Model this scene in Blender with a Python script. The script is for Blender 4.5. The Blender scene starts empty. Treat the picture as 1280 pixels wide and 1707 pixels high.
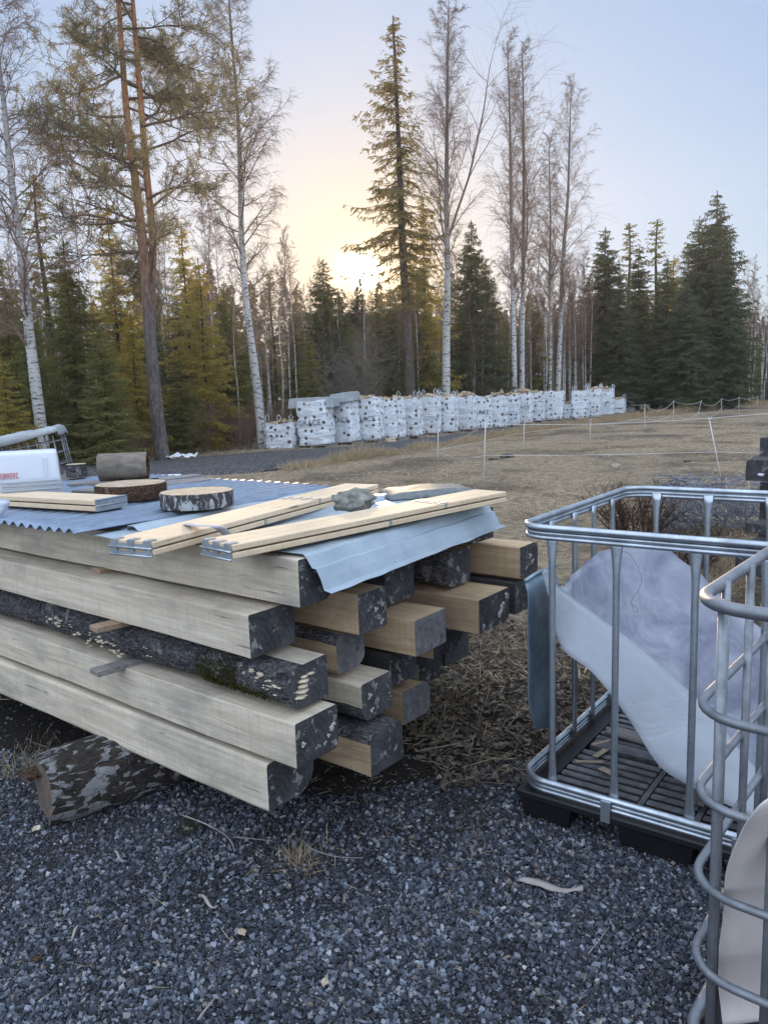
import bpy, math, random
import numpy as np
from mathutils import Vector, Matrix, noise
C = bpy.context
R = math.radians
S = C.scene
col = S.collection
random.seed(7)
rng = np.random.default_rng(11)

# ------------------------------------------------------------------ camera
FOC, PITCH, ROLL, EYE = 1290.0, R(8.7), R(2.0), 1.65
_fw = np.array([0, math.cos(PITCH), -math.sin(PITCH)])
_up = np.array([0, math.sin(PITCH), math.cos(PITCH)])
_rt = np.array([1.0, 0, 0])
def ray(u, v):
    a = (u-640)/FOC; b = (853.5-v)/FOC
    x = a*math.cos(ROLL)+b*math.sin(ROLL); y = -a*math.sin(ROLL)+b*math.cos(ROLL)
    return _fw+_rt*x+_up*y
def pz(u, v, z=0.0):                      # ground (or height z) point seen in that direction
    d = ray(u, v); t = (z-EYE)/d[2]
    return d*t+np.array([0, 0, EYE])
def py(u, v, Y):                          # point at distance Y from the camera
    d = ray(u, v)
    return d*(Y/d[1])+np.array([0, 0, EYE])
cam = bpy.data.cameras.new('camera')
cam.sensor_fit = 'VERTICAL'; cam.sensor_height = 32.0
cam.lens = 32.0*FOC/1707.0
cam.clip_start = 0.05; cam.clip_end = 2000
camo = bpy.data.objects.new('camera', cam); col.objects.link(camo)
cu = _up*math.cos(ROLL)+_rt*math.sin(ROLL); cr = _rt*math.cos(ROLL)-_up*math.sin(ROLL)
camo.matrix_world = Matrix(((cr[0], cu[0], -_fw[0], 0), (cr[1], cu[1], -_fw[1], 0), (cr[2], cu[2], -_fw[2], EYE), (0, 0, 0, 1)))
S.camera = camo

# ------------------------------------------------------------------ sky and sun
sd = ray(603, 452); sd = sd/np.linalg.norm(sd)
SUN_EL = math.asin(sd[2]); SUN_AZ = math.atan2(sd[0], sd[1])
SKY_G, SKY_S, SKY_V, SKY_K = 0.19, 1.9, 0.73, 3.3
w = bpy.data.worlds.new('World'); S.world = w; w.use_nodes = True
nt = w.node_tree; nt.nodes.clear()
def N(t, typ, **kw):
    n = t.nodes.new(typ)
    for k, v in kw.items(): setattr(n, k, v)
    return n
sky = N(nt, 'ShaderNodeTexSky', sky_type='NISHITA', sun_disc=False)
sky.sun_elevation = SUN_EL; sky.sun_rotation = SUN_AZ
sky.air_density = 1.0; sky.dust_density = 0.6; sky.ozone_density = 2.2; sky.altitude = 100
bg = N(nt, 'ShaderNodeBackground'); bg.inputs[1].default_value = 0.13
tc = N(nt, 'ShaderNodeTexCoord')
dt = N(nt, 'ShaderNodeVectorMath', operation='DOT_PRODUCT'); dt.inputs[1].default_value = tuple(sd)
nt.links.new(tc.outputs['Generated'], dt.inputs[0])
# the phone's exposure holds both sky and ground: the sky's range is compressed
bg.inputs[1].default_value = 0.15
m1 = N(nt, 'ShaderNodeVectorMath', operation='SCALE'); m1.inputs['Scale'].default_value = 0.13; nt.links.new(sky.outputs[0], m1.inputs[0])
gm = N(nt, 'ShaderNodeGamma'); gm.inputs[1].default_value = SKY_G; nt.links.new(m1.outputs[0], gm.inputs[0])
hs = N(nt, 'ShaderNodeHueSaturation'); hs.inputs['Saturation'].default_value = SKY_S; hs.inputs['Value'].default_value = SKY_V/0.15
tn = N(nt, 'ShaderNodeVectorMath', operation='MULTIPLY'); tn.inputs[1].default_value = (.935, 1.0, 1.125); nt.links.new(gm.outputs[0], tn.inputs[0]); nt.links.new(tn.outputs[0], hs.inputs['Color'])
# brightness added overhead and behind the camera, beyond a real evening sky, lights the yard
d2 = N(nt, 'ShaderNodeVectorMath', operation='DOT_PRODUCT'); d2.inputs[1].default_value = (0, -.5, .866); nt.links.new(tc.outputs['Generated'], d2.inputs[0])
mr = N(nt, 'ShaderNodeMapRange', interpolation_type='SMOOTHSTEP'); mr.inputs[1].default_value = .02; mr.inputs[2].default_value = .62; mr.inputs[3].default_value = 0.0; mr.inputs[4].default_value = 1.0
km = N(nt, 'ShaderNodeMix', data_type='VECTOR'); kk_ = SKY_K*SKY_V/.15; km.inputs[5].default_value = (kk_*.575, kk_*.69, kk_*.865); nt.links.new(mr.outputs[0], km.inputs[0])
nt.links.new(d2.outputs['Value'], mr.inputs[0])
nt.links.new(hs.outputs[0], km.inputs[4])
# warm air around the low sun
mx_ = N(nt, 'ShaderNodeMath', operation='MAXIMUM'); mx_.inputs[1].default_value = 0; nt.links.new(dt.outputs['Value'], mx_.inputs[0])
pw_ = N(nt, 'ShaderNodeMath', operation='POWER'); pw_.inputs[1].default_value = 75; nt.links.new(mx_.outputs[0], pw_.inputs[0])
wm = N(nt, 'ShaderNodeMix', data_type='VECTOR'); wm.inputs[4].default_value = (1, 1, 1); wm.inputs[5].default_value = (.95, .77, .56); nt.links.new(pw_.outputs[0], wm.inputs[0])
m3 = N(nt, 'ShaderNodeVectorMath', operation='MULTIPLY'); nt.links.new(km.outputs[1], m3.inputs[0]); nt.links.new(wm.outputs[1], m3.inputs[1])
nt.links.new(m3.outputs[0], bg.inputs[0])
def glow(power, colr, strength):
    mx = N(nt, 'ShaderNodeMath', operation='MAXIMUM'); mx.inputs[1].default_value = 0
    nt.links.new(dt.outputs['Value'], mx.inputs[0])
    pw = N(nt, 'ShaderNodeMath', operation='POWER'); pw.inputs[1].default_value = power
    nt.links.new(mx.outputs[0], pw.inputs[0])
    ml = N(nt, 'ShaderNodeMath', operation='MULTIPLY'); ml.inputs[1].default_value = strength
    nt.links.new(pw.outputs[0], ml.inputs[0])
    b = N(nt, 'ShaderNodeBackground'); b.inputs[0].default_value = (*colr, 1)
    nt.links.new(ml.outputs[0], b.inputs[1])
    return b
sh = bg
for g in (glow(14000, (1, .92, .68), 60.0), glow(2200, (1, .74, .34), 1.3), glow(420, (1, .60, .22), 0.32), glow(60, (1, .5, .18), 0.06)):
    a = N(nt, 'ShaderNodeAddShader'); nt.links.new(sh.outputs[0], a.inputs[0]); nt.links.new(g.outputs[0], a.inputs[1]); sh = a
wo = N(nt, 'ShaderNodeOutputWorld'); nt.links.new(sh.outputs[0], wo.inputs[0])
sl = bpy.data.lights.new('sun', 'SUN'); sl.energy = 5.0; sl.angle = R(0.5); sl.color = (1, .72, .42)
so = bpy.data.objects.new('sun', sl); col.objects.link(so)
so.rotation_euler = Vector(sd).to_track_quat('Z', 'Y').to_euler()
S.view_settings.view_transform = 'Standard'; S.view_settings.look = 'None'
S.view_settings.exposure = 0.16; S.view_settings.gamma = 1.0
S.render.engine = 'CYCLES'
S.cycles.max_bounces = 6; S.cycles.transparent_max_bounces = 6
S.cycles.diffuse_bounces = 3; S.cycles.glossy_bounces = 2; S.cycles.transmission_bounces = 3
S.cycles.use_denoising = True; S.cycles.volume_bounces = 0; HZD = .0007

# ------------------------------------------------------------------ materials
def nm(name):
    m = bpy.data.materials.new(name); m.use_nodes = True
    t = m.node_tree; b = t.nodes['Principled BSDF']
    return m, t, b
def ramp(t, src, stops, interp='LINEAR'):
    r = N(t, 'ShaderNodeValToRGB'); r.color_ramp.interpolation = interp
    e = r.color_ramp.elements
    while len(e) < len(stops): e.new(0.5)
    for i, (p, c) in enumerate(stops):
        e[i].position = p; e[i].color = (*c, 1) if len(c) == 3 else c
    t.links.new(src, r.inputs[0]); return r.outputs[0]
def coord(t, scale=(1, 1, 1), kind='Object', rnd=True):
    c = N(t, 'ShaderNodeTexCoord'); mp = N(t, 'ShaderNodeMapping'); mp.inputs['Scale'].default_value = scale
    t.links.new(c.outputs[kind], mp.inputs[0])
    if rnd:
        oi = N(t, 'ShaderNodeObjectInfo'); mu = N(t, 'ShaderNodeMath', operation='MULTIPLY'); mu.inputs[1].default_value = 37.0
        t.links.new(oi.outputs['Random'], mu.inputs[0]); t.links.new(mu.outputs[0], mp.inputs['Location'])
    return mp.outputs[0]
def noi(t, vec, scale, detail=5, rough=.6, dist=0):
    n = N(t, 'ShaderNodeTexNoise'); n.inputs['Scale'].default_value = scale; n.inputs['Detail'].default_value = detail
    n.inputs['Roughness'].default_value = rough; n.inputs['Distortion'].default_value = dist
    t.links.new(vec, n.inputs['Vector']); return n.outputs['Fac']
def vor(t, vec, scale, out='Distance', feature='F1', rand=1):
    n = N(t, 'ShaderNodeTexVoronoi', feature=feature); n.inputs['Scale'].default_value = scale
    n.inputs['Randomness'].default_value = rand
    t.links.new(vec, n.inputs['Vector']); return n.outputs[out]
def mix(t, fac, a, b, mode='MIX'):
    m = N(t, 'ShaderNodeMix', data_type='RGBA', blend_type=mode)
    for s, v in ((m.inputs[0], fac), (m.inputs[6], a), (m.inputs[7], b)):
        if hasattr(v, 'is_linked') or hasattr(v, 'links'): t.links.new(v, s)
        elif isinstance(v, tuple): s.default_value = (*v, 1)
        else: s.default_value = v
    return m.outputs[2]
def math_(t, op, a, b=0.0):
    m = N(t, 'ShaderNodeMath', operation=op)
    for s, v in ((m.inputs[0], a), (m.inputs[1], b)):
        if hasattr(v, 'links'): t.links.new(v, s)
        else: s.default_value = v
    return m.outputs[0]
def bump(t, b, h, strength=.5, dist=.01):
    n = N(t, 'ShaderNodeBump'); n.inputs['Strength'].default_value = strength; n.inputs['Distance'].default_value = dist
    t.links.new(h, n.inputs['Height']); t.links.new(n.outputs[0], b.inputs['Normal'])
def rough(b, r, spec=.3): b.inputs['Roughness'].default_value = r; b.inputs['Specular IOR Level'].default_value = spec

def mat_wood(name, c1, c2, stain=(.16, .14, .12), stainamt=.35, scale=1.0):
    m, t, b = nm(name)
    v = coord(t, (1.2*scale, 22*scale, 22*scale)); g = noi(t, v, 2.2, 6, .6, .6)
    base = ramp(t, g, [(.3, c1), (.68, c2)])
    v2 = coord(t, (1.6*scale, 3*scale, 3.5*scale)); s = noi(t, v2, 1.6, 7, .68, .3)
    sf = ramp(t, s, [(.46, (0, 0, 0)), (.66, (stainamt*.6,)*3), (.8, (stainamt,)*3)])
    base = mix(t, sf, base, stain)
    v3 = coord(t, (2.2*scale, 9*scale, 9*scale)); kn = vor(t, v3, 1.0)
    kf = ramp(t, kn, [(.035, (.75,)*3), (.075, (0, 0, 0))])
    base = mix(t, kf, base, tuple(x*.35 for x in c1))
    v4 = coord(t, (90*scale, 90*scale, 90*scale)); sp = noi(t, v4, 1.0, 2)
    base = mix(t, ramp(t, sp, [(.60, (0, 0, 0)), (.75, (.35,)*3)]), base, tuple(x*.5 for x in c2))
    kv = noi(t, coord(t, (55*scale, 1.5*scale, 1.5*scale)), 1.5, 2, .5); base = mix(t, ramp(t, kv, [(.5, (0, 0, 0)), (.7, (.28,)*3)]), base, tuple(x*.55 for x in c2))
    v5 = coord(t, (3*scale, 40*scale, 40*scale)); ck = noi(t, v5, 1.3, 3, .5, .3)
    base = mix(t, ramp(t, ck, [(.27, (.7,)*3), (.31, (0, 0, 0))]), base, tuple(x*.3 for x in c1))
    t.links.new(base, b.inputs['Base Color']); rough(b, .8)
    bump(t, b, math_(t, 'ADD', g, math_(t, 'MULTIPLY', s, .8)), .5, .006); return m
M = {}
M['beam'] = mat_wood('weathered_sawn_wood', (.45, .37, .275), (.68, .58, .45), (.22, .20, .175), 1.0, .9)
M['beamfresh'] = mat_wood('yellow_sawn_wood', (.40, .265, .155), (.56, .41, .26), (.14, .095, .06), .8)
M['board'] = mat_wood('planed_pine_board', (.58, .43, .28), (.72, .56, .39), (.34, .25, .18), .45)
M['boardgrey'] = mat_wood('grey_old_board', (.16, .14, .13), (.30, .27, .25), (.07, .06, .06), .5)
M['sticker'] = mat_wood('brown_spacer_wood', (.22, .14, .09), (.36, .25, .17))

def mat_end():
    m, t, b = nm('dark_end_grain')
    c = coord(t, (1, 1, 1)); 
    r = N(t, 'ShaderNodeTexWave', wave_type='RINGS', rings_direction='X'); r.inputs['Scale'].default_value = 14; r.inputs['Distortion'].default_value = 5; r.inputs['Detail'].default_value = 3
    c2 = coord(t, (1, 1, 1), rnd=False); t.links.new(c2, r.inputs['Vector'])
    base = ramp(t, r.outputs['Fac'], [(.1, (.030, .029, .031)), (.9, (.042, .041, .043))])
    n = noi(t, c, 9, 8, .7); base = mix(t, ramp(t, n, [(.42, (0, 0, 0)), (.7, (.8,)*3)]), base, (.088, .085, .09))
    n2 = noi(t, c, 22, 6, .7, .5); base = mix(t, ramp(t, n2, [(.57, (0, 0, 0)), (.61, (.85,)*3)], 'LINEAR'), base, (.27, .25, .235))
    n3 = noi(t, c, 70, 3, .7); base = mix(t, ramp(t, n3, [(.30, (1,)*3), (.40, (0,)*3)]), base, (.012, .012, .014))
    t.links.new(base, b.inputs['Base Color']); rough(b, .9); bump(t, b, n, .6, .01); return m
M['end'] = mat_end()
M['endlight'] = mat_wood('grey_sawn_end', (.075, .072, .075), (.19, .18, .18), (.03, .028, .03), .8, .7)
def mat_bark(name, dark, light, scale=1, lichen=(.33, .31, .30), lich=.5, strength=1.0, zs=1, crack=.7):
    m, t, b = nm(name)
    c = coord(t, (1.1*scale, 2.6*scale, 2.6*scale)); nd = N(t, 'ShaderNodeTexNoise'); nd.inputs['Scale'].default_value = 7; t.links.new(c, nd.inputs['Vector']); va = N(t, 'ShaderNodeVectorMath', operation='SCALE'); va.inputs['Scale'].default_value = .22; t.links.new(nd.outputs['Color'], va.inputs[0]); vb = N(t, 'ShaderNodeVectorMath', operation='ADD'); t.links.new(c, vb.inputs[0]); t.links.new(va.outputs[0], vb.inputs[1]); c = vb.outputs[0]; e = vor(t, c, 16, 'Distance', 'DISTANCE_TO_EDGE')
    n = noi(t, coord(t, (5*scale, 12*scale, 12*scale)), 3.2, 8, .75, 1.0)
    base = ramp(t, n, [(.34, dark), (.66, light)])
    ed = ramp(t, e, [(.0, (crack,)*3), (.11, (0, 0, 0))]); base = mix(t, ed, base, tuple(x*.35 for x in dark))
    n2 = noi(t, coord(t, (5*scale,)*3), 1.6, 8, .72, .6)
    base = mix(t, ramp(t, n2, [(.60-.08*lich, (0, 0, 0)), (.64-.08*lich, (.9,)*3)]), base, lichen)
    t.links.new(base, b.inputs['Base Color']); rough(b, .95, .1)
    bump(t, b, math_(t, 'ADD', e, math_(t, 'MULTIPLY', n, .8)), strength, .03); return m
M['bark'] = mat_bark('dark_aspen_bark', (.030, .028, .028), (.24, .225, .23), 1.4, (.34, .32, .31), .3)
M['barklog'] = mat_bark('flaky_log_bark', (.028, .022, .019), (.13, .11, .095), 1.1, (.27, .265, .26), .95, crack=.25)
M['stumpbark'] = mat_bark('brown_pine_bark', (.06, .035, .025), (.22, .13, .09), 1.5, (.3, .22, .17), .2)
M['barrelbark'] = mat_bark('weathered_log_skin', (.12, .10, .08), (.26, .22, .18), .5, (.2, .18, .16), .1, .3, crack=.15)
def mat_birch(name='birch_bark', horiz='z'):
    m, t, b = nm(name)
    c = coord(t, (3, 3, 9)); n = noi(t, c, 1.6, 6, .7)
    base = ramp(t, n, [(.52, (.52, .50, .48)), (.60, (.07, .06, .06))])
    n2 = noi(t, coord(t, (1, 1, .5)), .6, 4); base = mix(t, ramp(t, n2, [(.4, (0, 0, 0)), (.75, (.5,)*3)]), base, (.20, .18, .17))
    # upper stem and branches turn reddish brown with height, as in the tree itself
    tc = N(t, 'ShaderNodeTexCoord'); sx = N(t, 'ShaderNodeSeparateXYZ'); t.links.new(tc.outputs['Object'], sx.inputs[0])
    up = math_(t, 'MULTIPLY', sx.outputs['Z'], 1/14.0)
    base = mix(t, ramp(t, up, [(.40, (0, 0, 0)), (.75, (.85,)*3)]), base, (.13, .095, .08))
    t.links.new(base, b.inputs['Base Color']); rough(b, .85, .2); bump(t, b, n, .5, .02); return m
M['birch'] = mat_birch()
def mat_twig(name, c, trans=.0):
    m, t, b = nm(name)
    oi = N(t, 'ShaderNodeObjectInfo'); k = ramp(t, oi.outputs['Random'], [(0, tuple(x*.75 for x in c)), (1, tuple(min(1, x*1.3) for x in c))])
    t.links.new(k, b.inputs['Base Color']); rough(b, .9, .2); return m
M['twig'] = mat_twig('birch_twig_bark', (.19, .125, .10))
M['pinetwig'] = mat_twig('pine_branch_bark', (.17, .125, .10))
M['twiggrey'] = mat_twig('grey_twig_bark', (.17, .145, .125))
def mat_pine():
    m, t, b = nm('pine_bark')
    tc = N(t, 'ShaderNodeTexCoord'); sx = N(t, 'ShaderNodeSeparateXYZ'); t.links.new(tc.outputs['Object'], sx.inputs[0])
    up = math_(t, 'MULTIPLY', sx.outputs['Z'], 1/12.0)
    n = noi(t, coord(t, (9, 9, 3)), 1.4, 7, .7); 
    lo = ramp(t, n, [(.35, (.055, .045, .045)), (.7, (.19, .165, .155))]); hi = ramp(t, n, [(.35, (.20, .09, .05)), (.7, (.55, .27, .14))])
    base = mix(t, ramp(t, up, [(.30, (0, 0, 0)), (.62, (1,)*3)]), lo, hi)
    t.links.new(base, b.inputs['Base Color']); rough(b, .9, .1); bump(t, b, n, .8, .04); return m
M['pine'] = mat_pine()
M['sprucebark'] = mat_bark('spruce_bark', (.05, .042, .038), (.13, .11, .095), .5, (.17, .16, .15), .2, .4)
def mat_needle(name, c1, c2, trans=.35, tc=(.35, .30, .05)):
    m, t, b = nm(name)
    g = N(t, 'ShaderNodeNewGeometry'); oi = N(t, 'ShaderNodeObjectInfo')
    f = math_(t, 'ADD', math_(t, 'MULTIPLY', g.outputs['Random Per Island'], .6), math_(t, 'MULTIPLY', oi.outputs['Random'], .4))
    base = ramp(t, f, [(.1, c1), (.9, c2)])
    t.links.new(base, b.inputs['Base Color']); rough(b, .7, .25)
    tr = N(t, 'ShaderNodeBsdfTranslucent')
    t.links.new(mix(t, .45, base, tc), tr.inputs[0])
    ms = N(t, 'ShaderNodeMixShader'); ms.inputs[0].default_value = trans
    t.links.new(b.outputs[0], ms.inputs[1]); t.links.new(tr.outputs[0], ms.inputs[2])
    t.links.new(ms.outputs[0], t.nodes['Material Output'].inputs[0]); return m
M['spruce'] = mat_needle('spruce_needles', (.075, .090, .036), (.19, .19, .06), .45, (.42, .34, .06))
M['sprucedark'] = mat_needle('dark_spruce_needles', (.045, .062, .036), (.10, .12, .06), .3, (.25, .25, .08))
M['spruceyellow'] = mat_needle('sun_tinted_spruce_needles', (.19, .175, .045), (.46, .36, .09), .62, (.62, .45, .08))  # gold of the low backlight is put into the needle colour
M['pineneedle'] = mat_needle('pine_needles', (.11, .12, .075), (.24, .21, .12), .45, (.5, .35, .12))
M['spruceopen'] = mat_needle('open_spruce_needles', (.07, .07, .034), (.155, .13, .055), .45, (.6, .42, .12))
M['farwood'] = mat_needle('far_wood_foliage', (.07, .07, .045), (.17, .135, .085), .3, (.5, .34, .14))
M['drygrass'] = mat_needle('dry_grass_blades', (.26, .19, .115), (.66, .52, .34), .3, (.6, .45, .25))
M['leaflitter'] = mat_needle('fallen_leaves', (.030, .024, .020), (.24, .19, .15), .08, (.4, .25, .12))
def mat_metal(name, c=(.50, .53, .57), r=.38, metallic=.85, dirt=.4):
    m, t, b = nm(name)
    n = noi(t, coord(t, (1, 1, 1)), 9, 6, .65); n2 = noi(t, coord(t, (1, 1, 1)), 60, 3)
    base = ramp(t, n, [(.35, tuple(x*(1-dirt) for x in c)), (.65, c)])
    base = mix(t, ramp(t, n2, [(.62, (0, 0, 0)), (.74, (.5,)*3)]), base, (.16, .15, .15))
    t.links.new(base, b.inputs['Base Color']); b.inputs['Metallic'].default_value = metallic
    t.links.new(ramp(t, n, [(.3, (r*1.4,)*3), (.7, (r*.85,)*3)]), b.inputs['Roughness']); bump(t, b, n2, .08, .002); return m
M['galv'] = mat_metal('galvanised_tube', (.52, .56, .61), .34)
M['galvdull'] = mat_metal('dull_galvanised_tube', (.30, .31, .335), .48, .7, .45)
M['plate'] = mat_metal('zinc_plate', (.28, .37, .44), .5, .6)
M['hinge'] = mat_metal('hinge_zinc', (.52, .56, .60), .4, .7)
M['corr'] = mat_metal('corrugated_steel', (.22, .27, .35), .38, .55, .25)
def mat_paintsheet():
    m, t, b = nm('grey_white_painted_sheet')
    n = noi(t, coord(t), 4, 7, .65); n2 = noi(t, coord(t), 45, 3)
    base = ramp(t, n, [(.35, (.25, .30, .345)), (.65, (.35, .40, .445))])
    base = mix(t, ramp(t, n2, [(.66, (0, 0, 0)), (.74, (.6,)*3)]), base, (.2, .19, .18))
    t.links.new(base, b.inputs['Base Color']); rough(b, .38, .5); return m
M['whitesheet'] = mat_paintsheet()
def mat_simple(name, c, r=.6, spec=.3, nz=.15, sc=8, trans=0, metallic=0):
    m, t, b = nm(name)
    n = noi(t, coord(t), sc, 6, .65)
    base = ramp(t, n, [(.3, tuple(x*(1-nz) for x in c)), (.7, tuple(min(1, x*(1+nz*.5)) for x in c))])
    t.links.new(base, b.inputs['Base Color']); rough(b, r, spec); b.inputs['Metallic'].default_value = metallic
    bump(t, b, n, .15, .01)
    if trans:
        tr = N(t, 'ShaderNodeBsdfTranslucent'); t.links.new(base, tr.inputs[0])
        ms = N(t, 'ShaderNodeMixShader'); ms.inputs[0].default_value = trans
        t.links.new(b.outputs[0], ms.inputs[1]); t.links.new(tr.outputs[0], ms.inputs[2])
        t.links.new(ms.outputs[0], t.nodes['Material Output'].inputs[0])
    return m
M['crate'] = mat_simple('white_crate_plastic', (.62, .64, .68), .45, .4, .05)
M['crateclear'] = mat_simple('milky_crate_plastic', (.52, .54, .58), .35, .5, .08, trans=.35)
M['red'] = mat_simple('red_ink', (.50, .03, .06), .5)
M['ink'] = mat_simple('grey_blue_print', (.16, .17, .20), .6, nz=.6, sc=20)
M['black'] = mat_simple('black_pallet_plastic', (.008, .008, .009), .5, .4, .4)
M['blackskysheen'] = mat_simple('sky_sheen_deck_plastic', (.15, .15, .16), .55, .3, .7, 14)  # sky reflection on the black slats, put into a lighter mottled grey
M['white'] = mat_simple('white_fence_plastic', (.62, .61, .58), .5)
M['foam'] = mat_simple('white_foam', (.65, .67, .70), .7)
M['strap'] = mat_simple('grey_plastic_strap', (.42, .44, .50), .4, .5, .1)
M['cover'] = mat_simple('translucent_grey_cover', (.22, .235, .24), .6, .3, .3, 30, trans=.3)
M['bagcover'] = mat_simple('grey_bag_cover', (.42, .44, .46), .45, .4, .25, 5, trans=.2)
M['stone'] = mat_simple('grey_granite', (.24, .235, .205), .9, .2, .6, 30)
M['fungus'] = mat_simple('cream_bracket_fungus', (.55, .46, .34), .8, .2, .3, 40)
M['moss'] = mat_simple('olive_moss', (.06, .055, .018), .95, .1, .6, 60)
M['firewood'] = mat_wood('split_firewood', (.34, .24, .15), (.60, .47, .33), (.2, .14, .09), .4, 1.5)
M['redwire'] = mat_simple('copper_red_wire', (.22, .09, .07), .5)
M['tank'] = mat_simple('pinkish_white_sheet', (.74, .66, .62), .5, .35, .14, 3.2, trans=.2)
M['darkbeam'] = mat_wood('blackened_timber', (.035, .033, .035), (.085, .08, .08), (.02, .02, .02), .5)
M['wire'] = mat_simple('grey_blue_wire', (.20, .21, .25), .5, .4, .4)
M['cut'] = mat_simple('pale_cut_wood', (.42, .33, .24), .85, .2, .35, 12)
M['chip'] = mat_simple('grey_wood_chip', (.30, .27, .25), .85, .2, .3, 12)
def mat_slicebirch():
    m, t, b = nm('birch_slice_bark')
    n = noi(t, coord(t, (24, 24, 12)), 1.2, 6, .7, .8)
    base = ramp(t, n, [(.48, (.05, .045, .045)), (.56, (.40, .40, .40))])
    t.links.new(base, b.inputs['Base Color']); rough(b, .9); bump(t, b, n, .8, .02); return m
M['slicebirch'] = mat_slicebirch()
def mat_liner():
    m, t, b = nm('nonwoven_liner')
    n = noi(t, coord(t), 3, 7, .6, .4); n2 = noi(t, coord(t), 38, 4, .7)
    base = ramp(t, n, [(.3, (.40, .42, .46)), (.7, (.52, .54, .58))])
    base = mix(t, ramp(t, n2, [(.70, (0, 0, 0)), (.76, (.6,)*3)]), base, (.25, .22, .2))
    t.links.new(base, b.inputs['Base Color']); rough(b, .75, .2); bump(t, b, noi(t, coord(t, (1, 1, 1)), 5, 5, .6, 1.5), .5, .02)
    tr = N(t, 'ShaderNodeBsdfTranslucent'); t.links.new(base, tr.inputs[0])
    ms = N(t, 'ShaderNodeMixShader'); ms.inputs[0].default_value = .3
    t.links.new(b.outputs[0], ms.inputs[1]); t.links.new(tr.outputs[0], ms.inputs[2])
    t.links.new(ms.outputs[0], t.nodes['Material Output'].inputs[0]); return m
M['liner'] = mat_liner()
def mat_bag():
    m, t, b = nm('woven_bag_fabric')
    uv = N(t, 'ShaderNodeUVMap'); oi = N(t, 'ShaderNodeObjectInfo')
    mp = N(t, 'ShaderNodeMapping'); t.links.new(uv.outputs[0], mp.inputs[0])
    mu = math_(t, 'MULTIPLY', oi.outputs['Random'], 50.0); cx = N(t, 'ShaderNodeCombineXYZ'); t.links.new(mu, cx.inputs[0]); t.links.new(cx.outputs[0], mp.inputs['Location'])
    wn = noi(t, mp.outputs[0], 2.5, 6, .65, 1.0)
    base = ramp(t, wn, [(.3, (.58, .60, .64)), (.7, (.76, .78, .81))])
    v = vor(t, mp.outputs[0], 4.8, 'Distance', 'F1', .5)
    vn = math_(t, 'ADD', v, math_(t, 'MULTIPLY', math_(t, 'SUBTRACT', noi(t, mp.outputs[0], 14, 3), .5), .22))
    inner = ramp(t, noi(t, mp.outputs[0], 16, 4, .8), [(.38, (.02, .019, .02)), (.52, (.10, .085, .075)), (.62, (.40, .31, .23))])
    base = mix(t, ramp(t, vn, [(.25, (1,)*3), (.29, (0, 0, 0))]), base, inner)
    n5 = noi(t, mp.outputs[0], 1.3, 5, .7)
    base = mix(t, ramp(t, n5, [(.58, (0, 0, 0)), (.75, (.45,)*3)]), base, (.36, .33, .29))
    t.links.new(base, b.inputs['Base Color']); rough(b, .6, .3)
    mp2 = N(t, 'ShaderNodeMapping'); mp2.inputs['Scale'].default_value = (2, 9, 1); t.links.new(mp.outputs[0], mp2.inputs[0])
    bump(t, b, noi(t, mp2.outputs[0], 1.6, 5, .6, 1.2), .9, .06)
    return m
M['bag'] = mat_bag()
def mat_flaky():
    m, t, b = nm('flaky_plated_bark')
    c = coord(t, (.8, 1.5, 1.5)); nd = N(t, 'ShaderNodeTexNoise'); nd.inputs['Scale'].default_value = 9; nd.inputs['Detail'].default_value = 4; t.links.new(c, nd.inputs['Vector'])
    va = N(t, 'ShaderNodeVectorMath', operation='SCALE'); va.inputs['Scale'].default_value = .16; t.links.new(nd.outputs['Color'], va.inputs[0]); vb = N(t, 'ShaderNodeVectorMath', operation='ADD'); t.links.new(c, vb.inputs[0]); t.links.new(va.outputs[0], vb.inputs[1]); c = vb.outputs[0]
    col_ = vor(t, c, 30, 'Color'); e = vor(t, c, 30, 'Distance', 'DISTANCE_TO_EDGE'); bw = N(t, 'ShaderNodeRGBToBW'); t.links.new(col_, bw.inputs[0]); big = noi(t, c, 3.5, 4, .6)
    n = noi(t, c, 30, 6, .75)
    dk = ramp(t, n, [(.3, (.014, .012, .011)), (.7, (.085, .07, .06))]); lt = ramp(t, n, [(.3, (.15, .145, .14)), (.7, (.33, .325, .32))])
    f = ramp(t, math_(t, 'ADD', math_(t, 'MULTIPLY', bw.outputs[0], .5), math_(t, 'MULTIPLY', big, 1.1)), [(.88, (0, 0, 0)), (.92, (1, 1, 1))])
    base = mix(t, f, dk, lt); base = mix(t, ramp(t, e, [(0, (.9,)*3), (.05, (0, 0, 0))]), base, (.015, .013, .012))
    t.links.new(base, b.inputs['Base Color']); rough(b, .95, .1); bump(t, b, math_(t, 'ADD', math_(t, 'MULTIPLY', f, .5), n), 1.0, .015); return m
M['flaky'] = mat_flaky()
M['logend'] = mat_wood('split_brown_log_end', (.07, .05, .04), (.20, .15, .115), (.03, .025, .02), .8, 2)

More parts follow.
